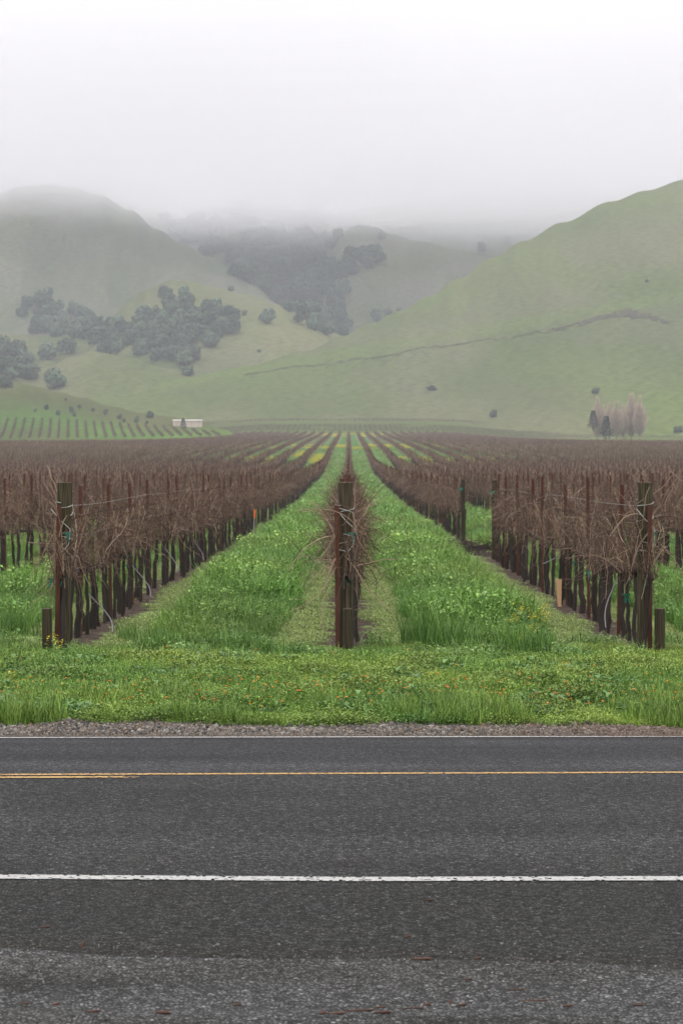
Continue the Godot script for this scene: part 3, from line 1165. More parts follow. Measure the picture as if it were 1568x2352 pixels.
# ---------------------------------------------------------------- far things
func build_far_things() -> void:
	# pale low barn
	var a := at_px(391, 977, 700.0)
	var b := at_px(470, 976, 715.0)
	var p := (a + b) * 0.5
	var t := thing("farm_shed", p + Vector3.DOWN * 0.6, "long low cream farm shed below the green rise", "shed")
	t.rotation.y = 0.12
	var half := (b.x - a.x) * 0.46
	var mb := MB.new()
	mb.box(Vector3(0, 0.95, 0), Vector3(half, 1.0, 2.2), Color(0.55, 0.46, 0.39))
	put("wall", mb.mesh(mats.plain), t)
	mb = MB.new()
	mb.flat_quad(Vector3(-half - 0.2, 1.98, 2.5), Vector3(half + 0.2, 1.98, 2.5), Vector3(half + 0.2, 2.3, -2.5), Vector3(-half - 0.2, 2.3, -2.5), Color(0.5, 0.47, 0.43))
	mb.flat_quad(Vector3(-half - 0.2, 1.94, 2.5), Vector3(half + 0.2, 1.94, 2.5), Vector3(half + 0.2, 2.26, -2.5), Vector3(-half - 0.2, 2.26, -2.5), Color(0.5, 0.47, 0.43))
	put("roof", mb.mesh(mats.plain), t)
	for k in 4:
		mb = MB.new()
		mb.box(Vector3(-half + half * (0.25 + 0.5 * k), 1.0, 2.23), Vector3(0.08, 0.95, 0.03), Color(0.42, 0.36, 0.3))
		put("batten", mb.mesh(mats.plain), t)
	var bush := at_px(421, 985, 690.0)
	tree_conifer(bush, 3.2, "small dark tree in front of the cream shed")
	# conifers and bare poplars at the right
	tree_conifer(at_px(1361, 985, 655.0), 5.2, "dark conifer left of the bare poplars", 0.95)
	tree_conifer(at_px(1391, 1006, 650.0), 6.2, "taller dark conifer in front of the bare poplars", 0.9)
	var trunk_p := MB.new()
	trunk_p.tube(PackedVector3Array([Vector3(0, -0.05, 0), Vector3(0, 0.5, 0), Vector3(0, 0.95, 0)]), 0.02, 0.004, 6, Color(0.3, 0.25, 0.2))
	var pop := [[1371, 912, 1.0], [1385, 930, 0.9], [1398, 924, 1.1], [1415, 921, 1.2], [1430, 928, 1.0], [1449, 903, 1.15], [1468, 908, 0.95]]
	for i in pop.size():
		var top := at_px(pop[i][0], pop[i][1], 660.0 + 3.0 * (i % 3))
		var foot := at_px(pop[i][0], 1008, 660.0 + 3.0 * (i % 3))
		var names := ["leftmost bare tan poplar of the clump", "short bare poplar second in the clump", "bare tan poplar third in the clump", "broad bare poplar in the middle of the clump", "short bare poplar right of the clump's middle", "tallest bare tan poplar of the clump", "rightmost bare tan poplar of the clump"]
		var o := thing("poplar_tree", foot, names[i], "tree", "bare poplars beside the meadow")
		var h := top.y - foot.y
		o.scale = Vector3(h * pop[i][2], h, h * pop[i][2])
		o.rotation.y = i * 1.3
		put("trunk", trunk_p.mesh(mats.bark), o)
		put("crown", poplar_crown(300 + i), o)


func tree_conifer(p: Vector3, h: float, label: String, wide := 1.0) -> void:
	var t := thing("conifer_tree", p, label, "tree")
	t.scale = Vector3(h * wide, h, h * wide)
	var mb := MB.new()
	mb.tube(PackedVector3Array([Vector3(0, -0.1, 0), Vector3(0, 0.5, 0), Vector3(0, 0.9, 0)]), 0.03, 0.01, 6, Color(0.05, 0.04, 0.03))
	put("trunk", mb.mesh(mats.bark), t)
	put("crown", conifer_crown(hash(label) % 1000, Color(0.03, 0.05, 0.03)), t)


# ---------------------------------------------------------------- vines
var cane_near := []
var cane_mid := []
var cane_far := []
var trunk_near := []
var cordon_near := []
var trunk_far: ArrayMesh


func row_x(k: int) -> float:
	return k * ROW - 0.025 + (0.045 if k == 1 else (0.04 if k == -1 else 0.0))


func row_words(k: int) -> String:
	return {0: "row behind the middle end post", -1: "row behind the left end post", 1: "row behind the right end post", -2: "second row out on the left", 2: "second row out on the right"}[k]


func build_vines() -> void:
	for i in 12:
		cane_near.append(canes_mesh(1000 + i, 105, 7, 3, 0.0041, 3))
		trunk_near.append(trunk_mesh(1100 + i, true, true))
		cordon_near.append(cordon_mesh(1200 + i))
	for i in 6:
		cane_mid.append(canes_mesh(1300 + i, 66, 5, 3, 0.006, 2))
		cane_far.append(canes_mesh(1400 + i, 30, 3, 3, 0.0115, 0))
	trunk_far = trunk_mesh(1500, false)
	var post := stake_mesh(1.5)
	var ordinals := ["first", "second", "third", "fourth", "fifth", "sixth", "seventh", "eighth", "ninth", "tenth", "eleventh", "twelfth", "thirteenth", "fourteenth", "fifteenth", "sixteenth"]
	rng.seed = 77
	var mid_places := []
	var far_places := []
	var trunk_places := []
	var stake_places := []
	var how_many := {0: 34, -1: 84, 1: 78, -2: 54, 2: 50}
	for k in range(-75, 76):
		var d := ROW_START + 0.3
		var i := 0
		while d < 738.0:
			var x := row_x(k) + gauss() * 0.03
			if absf(x) < 0.17 * d + 5.0 and not (k == 1 and d > 43.2 and d < 55.6) and not (d > 470.0 and absf(x) > 62.0):
				var p := g(x, d)
				var tint := 1.0 + noise_b.get_noise_2d(x * 3.0, d) * 0.25 + rf(-0.1, 0.1)
				if absi(k) <= 2 and i < how_many[k]:
					var near: bool = absi(k) <= 1 and i < 16
					var label := "bare leafless grapevine in the %s" % row_words(k)
					if i < 16: label = "%s bare grapevine in the %s" % [ordinals[i], row_words(k)]
					var o := thing("grapevine", p, label, "grapevine", "bare grapevines in the %s" % row_words(k))
					o.rotation.y = (0.0 if rng.randf() < 0.5 else PI) + gauss() * 0.05
					var s := rf(0.94, 1.06)
					o.scale = Vector3(rf(0.85, 1.15), s, 1.0)
					put("trunk", trunk_near[rng.randi() % 12], o)
					if d < 75.0:
						for e in (2 if d < 48.0 else 1):
							var tk := put("trunk", trunk_near[rng.randi() % 12], o)
							tk.position = Vector3(gauss() * 0.03, 0, (0.42 + gauss() * 0.08) * (1.0 if e == 0 else -1.0))
							tk.rotation = Vector3(gauss() * 0.06, rf(0, TAU), gauss() * 0.06)
							tk.scale = Vector3(0.7, 1.0, 0.7)
					var cn := put("canes", cane_near[rng.randi() % 12] if d < 90.0 else cane_mid[rng.randi() % 6], o)
					cn.set_meta("kind", "stuff")
					if d < 60.0:
						put("cordon", cordon_near[rng.randi() % 12], o)
					if near and i < 6:
						for c in 2:
							var mb := MB.new()
							var st := Vector3(gauss() * 0.08, rf(0.7, 1.25), rf(-0.4, 0.5))
							var dir := Vector3(gauss() * 0.45, rf(0.1, 1.2), gauss() * 0.5).normalized()
							mb.tube(cane_path(st, dir, rf(0.3, 0.7), rf(-0.02, 0.06), 10, 0.2), 0.0052, 0.0024, 4, jit(CANE_B * rf(0.55, 1.1), 0.2))
							put("cane", mb.mesh(mats.cane), o)
						var te := put("tie", tie_mesh(), o)
						te.position = Vector3(rf(-0.12, 0.12), rf(0.45, 0.85), rf(-0.3, 0.3))
				else:
					var b := Basis.from_euler(Vector3(0, (0.0 if rng.randf() < 0.5 else PI) + gauss() * 0.05, 0)).scaled(Vector3(rf(0.85, 1.2), rf(0.92, 1.06), 1.0))
					var c := Color(tint, tint * 0.99, tint * 0.98)
					if d < 130.0: mid_places.append([Transform3D(b, p), c, rng.randi() % 6])
					else: far_places.append([Transform3D(b, p), c, rng.randi() % 6])
					if d < 300.0: trunk_places.append([Transform3D(b, p), Color(1, 1, 1), 0])
				# a rusty stake at every second vine
				if i % 2 == 1:
					var sp := g(x + gauss() * 0.02, d + 0.35)
					if absi(k) <= 2 and d < 70.0:
						var lab := "rusty steel stake among the canes of the %s" % row_words(k)
						var nth: int = (i - 1) / 2
						if absi(k) <= 1 and nth < 12: lab = "%s rusty steel stake from the end of the %s" % [ordinals[nth], row_words(k)]
						var so := put("vine_stake", post)
						so.position = sp
						so.rotation = Vector3(gauss() * 0.015, PI * 0.5 + gauss() * 0.2, gauss() * 0.015)
						so.scale = Vector3(1.15, rf(1.0, 1.08), 1.15)
						tag(so, lab, "stake", "steel stakes in the %s" % row_words(k))
					elif d < 320.0:
						stake_places.append([Transform3D(Basis.from_euler(Vector3(0, PI * 0.5, 0)).scaled(Vector3(1.3, rf(1.0, 1.1), 1.3)), sp), Color(1, 1, 1), 0])
			elif absf(x) < 0.17 * d + 5.0 and k == 1 and d > 43.2 and d < 55.6:
				pass
			i += 1
			d += 1.35 + gauss() * 0.03
	scatter("vine_rows", "brown bare vine rows covering the middle of the field", cane_mid, mid_places, null, "canes")
	scatter("distant_vine_rows", "grey brown mass of distant bare vine rows", cane_far, far_places, null, "canes")
	scatter("vine_trunks", "dark vine trunks standing in the farther rows", [trunk_far], trunk_places, null, "trunks")
	scatter("distant_stakes", "rusty stakes standing in the farther rows", [post], stake_places, null, "stakes")
	# vine rows on the green rise at the left
	var hv := []
	var h: Dictionary = hills[0]
	for r in 70:
		var along := 0.0
		while along < 200.0:
			var d := 606.0 + along
			var x := -135.0 + r * 2.55 - along * 0.12
			along += 1.6
			var px := 801.0 + x / d * 5300.0
			if px > 505.0 or px < -120.0: continue
			var db := lerp_list(h.db, px)
			var dr := lerp_list(h.dr, px)
			var t := (d - db) / (dr - db)
			if t < 0.0 or t > 0.9: continue
			var p := hill_point(h, px, t)
			var top := lerp_list([[-100, 966], [100, 967], [190, 971], [380, 986], [490, 997], [520, 1000]], px)
			if px_of(p).y < top: continue
			hv.append([Transform3D(Basis.from_euler(Vector3(0, 0.12, 0)).scaled(Vector3(1.7, 1.0, 1.4)), p), Color(0.72, 0.75, 0.7), rng.randi() % 6])
	scatter("hillside_vine_rows", "slanting dark vine rows on the green rise", cane_far, hv, null, "canes")
	# the block beyond the field, its rows running across
	var cv := []
	var dd := 752.0
	while dd < 842.0:
		var x := -88.0
		while x < 118.0:
			x += 1.7
			if noise_b.get_noise_2d(x, dd) < 0.4 and not (dd > 796.0 and dd < 826.0):
				cv.append([Transform3D(Basis.from_euler(Vector3(0, PI * 0.5, 0)).scaled(Vector3(1, rf(0.9, 1.1), 1.1)), g(x, dd)), Color(0.62, 0.68, 0.6), rng.randi() % 6])
		dd += 3.0
	scatter("cross_vine_rows", "thin grey vine rows running across below the green hill", cane_far, cv, null, "canes")


# ---------------------------------------------------------------- end posts
func build_posts() -> void:
	rng.seed = 21
	var wood := Color(0.105, 0.088, 0.058)
	var top := Color(0.2, 0.17, 0.125)
	var steel := stake_mesh(1.36)
	# k, post x, tilt, stake x, stump x, words
	var list := [
		[-1, -2.675, Vector3(0.02, 0, 0.0), -0.035, -0.115, "left"],
		[0, -0.03, Vector3(0.0, 0, 0.0), -0.075, 0.02, "middle"],
		[1, 2.755, Vector3(0.0, 0, 0.0), 0.035, 0.115, "right"]]
	for L in list:
		var x: float = L[1]
		var d := ROW_START
		var t := thing("end_post", g(x, d), "thick mossy wooden end post of the %s vine row" % L[5], "post", "wooden end posts")
		put("post", log_mesh(0.071, 1.575, L[2], wood.lerp(Color(0.085, 0.09, 0.045), 0.3 if L[0] else 0.1), top), t)
		for w in [[1.37, 0.03, 1.0], [1.26, 0.06, 0.8], [1.02, -0.05, 1.1]]:
			put("wire", loop_wire(0.078, w[0] + rf(-0.04, 0.04), w[1], Color(0.45, 0.44, 0.42), 0.0032, w[2], rf(0, 3)), t).position = L[2] * 1.2
		put("wire", strand([Vector3(-0.09, 1.33, 0.08), Vector3(0.0, 1.22, 0.085), Vector3(0.085, 1.14, 0.05), Vector3(0.075, 1.0, 0.07), Vector3(0.02, 0.93, 0.09), Vector3(-0.06, 0.95, 0.085)], 0.0035, Color(0.5, 0.49, 0.47), "plastic"), t)
		var tie := put("tie", tie_mesh(), t)
		tie.position = Vector3(0.02, 0.68, 0.09)
		tie.scale = Vector3.ONE * 0.9
		tie = put("tie", tie_mesh(), t)
		tie.position = Vector3(0.06, 1.1, 0.07)
		var s := put("vine_stake", steel)
		s.position = g(x + L[3], d - 0.115)
		s.rotation.z = -0.02 if L[0] == -1 else 0.005
		tag(s, "rusty steel stake tied against the %s end post" % L[5], "stake", "steel stakes at the end posts")
		var st := put("anchor_post", log_mesh(0.048, 0.41, Vector3(0.0, 0, 0), wood * 0.85, top * 1.05))
		st.position = g(x + L[4], d - 0.2)
		tag(st, "short round wooden anchor post beside the %s end post" % L[5], "post", "short anchor posts")
		# brace wire from the anchor up to the post
		var br := put("brace_wire", strand([g(x + L[4], d - 0.14) + Vector3.UP * 0.1, g(x + L[4] * 0.6, d - 0.12) + Vector3.UP * 0.55, g(x, d - 0.075) + Vector3.UP * 1.2], 0.003, Color(0.16, 0.12, 0.1), "rust"))
		tag(br, "thin rusty wire from the anchor post to the %s end post" % L[5], "wire")
		# long pale canes caught round the post
		for c in 7:
			var mb := MB.new()
			var p := Vector3(gauss() * 0.09, rf(0.85, 1.3), rf(0.06, 0.14))
			mb.tube(cane_path(p, Vector3(gauss() * 0.5, rf(-0.9, 0.3), 0.15).normalized(), rf(0.35, 0.7), 0.1, 9, 0.1), 0.0056, 0.003, 4, jit(CANE_B * rf(0.5, 1.1), 0.15))
			put("caught_cane", mb.mesh(mats.cane), t)
		# wild shoots that rise above and beside the post
		for c in 12:
			var mb := MB.new()
			var p := Vector3(gauss() * 0.1, rf(0.95, 1.35), rf(-0.35, 0.05))
			var dir := Vector3(gauss() * 0.35 - (0.25 if L[0] == -1 else 0.0), rf(0.5, 1.2), gauss() * 0.25).normalized()
			mb.tube(cane_path(p, dir, rf(0.3, 0.62), rf(-0.02, 0.06), 9, 0.16), 0.0044, 0.002, 4, jit(CANE_A.lerp(CANE_B, rng.randf()), 0.2))
			put("wild_cane", mb.mesh(mats.cane), t)
	# trellis wires along the three near rows
	for k in [-1, 0, 1]:
		for y in [0.72, 1.05, 1.35]:
			var pts := []
			for i in 8:
				var d := ROW_START + 0.05 + i * 3.0
				pts.append(g(row_x(k), d) + Vector3.UP * (y - 0.01 * sin(i * 2.0)))
			var w := put("trellis_wire", strand(pts, 0.0022, Color(0.2, 0.19, 0.18), "plastic"))
			tag(w, "%s trellis wire stretched along the %s" % [{0.72: "lowest", 1.05: "middle", 1.35: "top"}[y], row_words(k)], "wire", "trellis wires")
	# grey drip hoses hanging out of the rows
	var hoses := [
		[-1, 23.6, 0.05, 0.42, 0.34, "grey drip hose curving to the soil beside the left end post"], [-1, 28.5, 0.15, 0.5, 0.3, "grey drip hose hanging from the left row, second from the post"], [-1, 33.5, 0.2, 0.55, 0.25, "grey drip hose hanging from the left row, third from the post"], [-1, 39.5, 0.15, 0.5, 0.25, "grey drip hose far along the left row"],
		[1, 23.2, 0.12, 0.6, -0.2, "pale grey drip hose drooping beside the right end post"], [1, 29.6, 0.5, 0.58, -0.3, "short grey hose sticking out of the right row by the marker"]]
	for L in hoses:
		var x := row_x(L[0])
		var a := g(x, L[1] + 0.25) + Vector3(0, L[3], 0)
		var b := g(x + L[4] * 0.7, L[1] + 0.1) + Vector3(0, (L[2] + L[3]) * 0.5 - 0.05, 0)
		var c := g(x + L[4] * 0.9, L[1] - 0.25) + Vector3(0, L[2], 0)
		var o := put("drip_hose", strand([a, b, c], 0.0065, Color(0.17, 0.17, 0.18), "plastic"))
		tag(o, L[5], "hose", "drip hoses")
	# the tan marker and the orange tipped one
	var mp := at_px(1284, 1387, 28.6)
	var mk := MB.new()
	for seg in 6:
		var f0 := seg / 6.0
		var f1 := (seg + 1) / 6.0
		var w0 := lerpf(0.02, 0.034, f0)
		var w1 := lerpf(0.02, 0.034, f1)
		mk.box(Vector3(-0.01 * f0, 0.36 * (f0 + f1) * 0.5, 0), Vector3((w0 + w1) * 0.5, 0.03, 0.012), Color(0.5, 0.3, 0.17))
	var mo := put("wooden_marker", mk.mesh(mats.plain))
	mo.position = Vector3(mp.x, gy(mp.x, 28.6) - 0.02, mp.z)
	tag(mo, "bright tan wooden marker wedge standing under the right vine row", "marker")
	var t2 := thing("tipped_marker", g(row_x(-1) + 0.42, 55.0), "thin grey marker stick with an orange tip by the left row", "marker")
	mk = MB.new()
	mk.tube(PackedVector3Array([Vector3.ZERO, Vector3(0.03, 0.62, 0)]), 0.014, 0.012, 6, Color(0.3, 0.28, 0.26))
	put("stick", mk.mesh(mats.plain), t2)
	mk = MB.new()
	mk.tube(PackedVector3Array([Vector3(0.03, 0.6, 0), Vector3(0.04, 0.8, 0)]), 0.024, 0.028, 6, Color(0.65, 0.17, 0.05), null, true)
	put("tip", mk.mesh(mats.plain), t2)
	# the broken end of the right row: two wooden line posts and a heap of prunings
	for L in [[43.4, "weathered line post where the right row breaks off"], [55.4, "weathered line post where the right row begins again"]]:
		var o := thing("line_post", g(row_x(1), L[0]), L[1], "post")
		put("post", log_mesh(0.05, 1.5, Vector3.ZERO, wood * 0.7, top), o)
		var te := put("tie", tie_mesh(), o)
		te.position = Vector3(-0.05, 1.28, 0.07)
		te.scale = Vector3.ONE * 1.3
	var pm := MB.new()
	for i in 260:
		var p := Vector3(gauss() * 0.32, absf(gauss()) * 0.13, gauss() * 0.45)
		pm.tube(cane_path(p, Vector3(gauss(), gauss() * 0.25, gauss()).normalized(), rf(0.25, 0.7), 0.06, 5, 0.2), 0.007, 0.004, 3, jit(CANE_C, 0.3))
	var pile := put("pruning_heap", pm.mesh(mats.cane))
	pile.position = g(row_x(1) - 0.3, 46.0)
	tag(pile, "dark heap of vine prunings in the gap of the right row", "brush heap")


# ---------------------------------------------------------------- grass
func build_grass() -> void:
	var dk := Color(0.058, 0.135, 0.015)
	var pl := Color(0.23, 0.375, 0.078)
	var tall := []
	for i in 8:
		tall.append(tall_grass_mesh(2000 + i, 46, 0 if i % 3 == 0 else 26 * (i % 3), 0.34, dk, pl))
	var herb := []
	for i in 8:
		herb.append(herb_mesh(2100 + i, 230, 0.085, 0.017, Color(0.08, 0.168, 0.016), Color(0.26, 0.385, 0.058), 4 + 3 * (i % 2)))
	var low := []
	for i in 6:
		low.append(herb_mesh(2200 + i, 130, 0.045, 0.018, Color(0.15, 0.2, 0.045), Color(0.3, 0.37, 0.12), 14))
	rng.seed = 31
	# verge: a bed of low leafy herbs with grass at its front edge
	var pv := []
	var d := 16.0
	while d < 21.9:
		var x := -5.0
		while x < 5.0:
			x += 0.085
			var xx := x + rf(-0.05, 0.05)
			var dd := d + rf(-0.06, 0.06)
			if dd < edge_of_grass(xx): continue
			var n := noise_b.get_noise_2d(xx * 40.0, dd * 40.0)
			var m := noise_a.get_noise_2d(xx * 60.0, dd * 30.0)
			var s := rf(0.75, 1.25) * (1.0 + n * 0.9) * lerpf(0.8, 1.0, smoothstep(0.0, 0.4, dd - edge_of_grass(xx))) * lerpf(1.0, 0.5, smoothstep(20.0, 21.2, dd))
			var c := Color(1.0 + m * 0.7, 1.0 + m * 0.3, 1.0 + m * 0.5) * (0.95 - n * 0.45 + rf(-0.15, 0.15))
			pv.append([Transform3D(Basis.from_euler(Vector3(0, rf(0, TAU), 0)).scaled(Vector3(s, s * rf(0.8, 1.2), s)), g(xx, dd)), c, rng.randi()])
		d += 0.095
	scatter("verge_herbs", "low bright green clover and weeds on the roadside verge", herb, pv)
	var pg := []
	for i in 2400:
		var xx := rf(-5, 5)
		var dd: float = edge_of_grass(xx) + 0.03 + pow(rng.randf(), 1.7) * 3.4
		var s := rf(0.2, 0.56) * (1.0 + 0.6 * noise_b.get_noise_2d(xx * 16.0, dd * 9.0)) * (1.1 if dd < 17.4 else 0.8)
		if noise_b.get_noise_2d(xx * 30.0, dd * 20.0) < -0.05: continue
		pg.append([Transform3D(Basis.from_euler(Vector3(0, rf(0, TAU), 0)).scaled(Vector3(s, s * rf(0.8, 1.1), s)), g(xx, dd)), Color(1.1, 1.0, 0.85) * rf(0.7, 1.25), rng.randi() % 3 * 3])
	# coarse weeds: rosettes of larger, darker leaves and a few dry stalks
	var weed := []
	for i in 5: weed.append(herb_mesh(2250 + i, 46, 0.13, 0.05, Color(0.04, 0.11, 0.02), Color(0.12, 0.23, 0.06), 8))
	var pw := []
	for i in 1000:
		var dd := rf(16.3, 21.0)
		var xx := rf(-4.6, 4.6)
		if noise_a.get_noise_2d(xx * 70.0 + 20.0, dd * 50.0) < 0.02: continue
		var s := rf(0.5, 1.15) * lerpf(1.0, 0.6, smoothstep(19.5, 21.0, dd))
		pw.append([Transform3D(Basis.from_euler(Vector3(0, rf(0, TAU), 0)).scaled(Vector3(s, s, s)), g(xx, dd)), Color(1, 1, 1) * rf(0.7, 1.15), rng.randi()])
	scatter("verge_weeds", "coarse darker weeds standing out of the verge", weed, pw)
	scatter("verge_grass", "upright grass blades along the front of the verge", tall, pg)
	# aisles: tall cover crop
	var ta := []
	var sa := []
	for k in range(-9, 9):
		var mid := (k + 0.5) * ROW
		var reach := 60.0 if absi(k) > 3 else 430.0
		d = ROW_START + 0.1
		while d < 430.0:
			var step := 0.14 + maxf(0.0, d - 26.0) * 0.0045
			var big := step / 0.14
			d += step
			if absf(mid) > 0.17 * d + 4.0 or (d > 130.0 and absi(k) > 3 and absf(mid) > 14.0): continue
			var half := lerpf(0.62, 0.95, smoothstep(21.0, 60.0, d))
			var cells := int(ceil(half * 2.0 / (0.14 * sqrt(big))))
			for i in cells:
				var off := lerpf(-half, half, (i + rng.randf()) / cells)
				var xx := mid + off + noise_b.get_noise_2d(mid * 9.0, d * 6.0) * 0.12
				var dd := d + rf(-step, step) * 0.5
				var front := smoothstep(-0.2, 2.2, d - ROW_START - 0.1 - absf(off) * 0.6 - noise_b.get_noise_2d(xx * 20.0, 4.0) * 0.9 - noise_b.get_noise_2d(xx * 70.0, dd * 20.0) * 0.7)
				if front < 0.05: continue
				var n := noise_b.get_noise_2d(xx * 18.0, dd * 9.0)
				var s := rf(0.75, 1.2) * (1.0 + n * 0.75) * lerpf(0.3, 1.0, front) * (1.0 - 0.45 * pow(absf(off) / half, 3.0))
				var w := s * sqrt(big)
				var c := Color(1, 1, 1) * (1.0 + n * 0.45 + rf(-0.2, 0.2))
				c.r *= 1.0 + noise_a.get_noise_2d(xx * 12.0, dd * 6.0) * 0.3
				ta.append([Transform3D(Basis.from_euler(Vector3(0, rf(0, TAU), 0)).scaled(Vector3(w, s, w)), g(xx, dd)), c, rng.randi()])
			# short pale growth on both sides of the row
			if d < 90.0:
				for i in 2 + int(5.0 / sqrt(big)):
					var row := row_x(k if rng.randf() < 0.5 else k + 1)
					var q := rf(0.16, 0.72)
					var xx: float = row + q * (1.0 if row < mid else -1.0)
					var dd := d + rf(-0.1, 0.1) * big
					var bare := noise_b.get_noise_2d(xx * 25.0, dd * 8.0)
					if q < 0.24 + bare * 0.3: continue
					var s := rf(0.7, 1.2)
					var w := s * sqrt(big)
					sa.append([Transform3D(Basis.from_euler(Vector3(0, rf(0, TAU), 0)).scaled(Vector3(w, s, w)), g(xx, dd)), Color(1, 1, 1) * rf(0.8, 1.15), rng.randi()])
	scatter("cover_crop", "tall lush green cover crop filling the aisles between vine rows", tall, ta)
	scatter("short_weeds", "short pale green weeds beside the vine rows", low, sa)
	# soil clods under the rows
	var clod := []
	for i in 4: clod.append(stone_mesh(2300 + i, 1))
	var pc := []
	for i in 2600:
		var k := rng.randi_range(-1, 1)
		var dd := ROW_START + 0.1 + pow(rng.randf(), 1.6) * 22.0
		var xx: float = row_x(k) + gauss() * 0.2
		var s := rf(0.008, 0.03)
		pc.append([Transform3D(Basis.from_euler(Vector3(rf(0, 3), rf(0, TAU), 0)).scaled(Vector3(s, s * 0.7, s)), g(xx, dd)), Color(0.085, 0.06, 0.048) * rf(0.6, 1.2), rng.randi()])
	scatter("soil_clods", "brown soil clods on the bare strip under the vines", clod, pc)
	# dark tall tussocks at the aisle mouths
	var tus := []
	for L in [[385, 1500, 0.9], [565, 1500, 0.7], [600, 1515, 0.7], [300, 1470, 0.7], [960, 1485, 1.2], [1010, 1490, 1.15], [1055, 1492, 1.0], [940, 1470, 0.9], [1090, 1480, 0.8], [1180, 1510, 1.0], [1215, 1515, 1.05], [1240, 1505, 0.8], [45, 1460, 1.0], [20, 1455, 0.9], [345, 1490, 0.8], [500, 1505, 0.8]]:
		var dd: float = 5300.0 * CAM_Y / (L[1] - 1020.0)
		var p := at_px(L[0], L[1], dd)
		for j in 3:
			tus.append([Transform3D(Basis.from_euler(Vector3(0, rf(0, TAU), 0)).scaled(Vector3(0.8, 1.05, 0.8) * L[2]), g(p.x + gauss() * 0.06, dd + gauss() * 0.06)), Color(0.75, 0.85, 0.8) * rf(0.75, 1.0), rng.randi() % 3 * 3])
	for i in 520:
		var k := rng.randi_range(-2, 1)
		var dd := rf(20.1, 22.4)
		var xx := (k + 0.5) * ROW + gauss() * 0.5
		if noise_b.get_noise_2d(xx * 40.0, dd * 30.0) < -0.1: continue
		var s := rf(0.2, 0.62) * smoothstep(19.6, 21.8, dd + 0.5)
		tus.append([Transform3D(Basis.from_euler(Vector3(0, rf(0, TAU), 0)).scaled(Vector3(0.9, s, 0.9)), g(xx, dd)), Color(1, 1, 1) * rf(0.75, 1.15), rng.randi()])
	scatter("dark_tussocks", "darker upright grass tussocks at the mouths of the aisles", tall, tus)
	# yellow mustard bloom in the farther aisles
	var bloom := []
	for i in 3:
		rng.seed = 2400 + i
		var mb := MB.new()
		for j in 60:
			var p := Vector3(gauss() * 0.3, rf(0.35, 0.6), gauss() * 0.5)
			leaf(mb, p, ring(rf(0, TAU)), rf(0.06, 0.12), 0.9, jit(Color(0.55, 0.48, 0.03), 0.2))
		bloom.append(mb.mesh(mats.petal))
	rng.seed = 91
	var pb := []
	for k in range(-24, 24):
		var mid := (k + 0.5) * ROW
		for i in 200:
			var dd := 0.0
			if i < 70: dd = rf(385, 432) + absf(k) * 1.5
			elif i < 150: dd = rf(650, 735)
			elif absi(k) <= 6 and absi(k) > 1: dd = rf(270, 330) + noise_b.get_noise_2d(k * 40.0, 2.0) * 60.0
			else: continue
			if noise_b.get_noise_2d(k * 30.0, dd * 0.6) < -0.12: continue
			pb.append([Transform3D(Basis.from_euler(Vector3(0, rf(0, TAU), 0)).scaled(Vector3(1, 1, 1.2)), g(mid + rf(-0.55, 0.55), dd)), Color(1, 1, 1), rng.randi()])
	scatter("mustard_bloom", "yellow bands of mustard bloom in the distant aisles", bloom, pb)


# ---------------------------------------------------------------- gravel
func stone_mesh(seed_: int, rings := 2) -> ArrayMesh:
	rng.seed = seed_
	var mb := MB.new()
	var lat := 3 + rings
	var lon := 5 + rings
	var off := Vector3(rf(0, 99), rf(0, 99), rf(0, 99))
	for i in lat + 1:
		for j in lon:
			var th := PI * i / lat
			var ph := TAU * j / lon + 0.3 * i
			var d := Vector3(sin(th) * cos(ph), cos(th), sin(th) * sin(ph))
			var r := 1.0 + noise_b.get_noise_3dv(d * 30.0 + off) * 0.7
			mb.vert(d * r * Vector3(1, 0.65, 0.8), d, Color.WHITE)
	for i in lat:
		for j in lon:
			var a := i * lon + j
			var b := i * lon + (j + 1) % lon
			mb.quad(a, b, b + lon, a + lon)
	return mb.mesh(mats.stone)


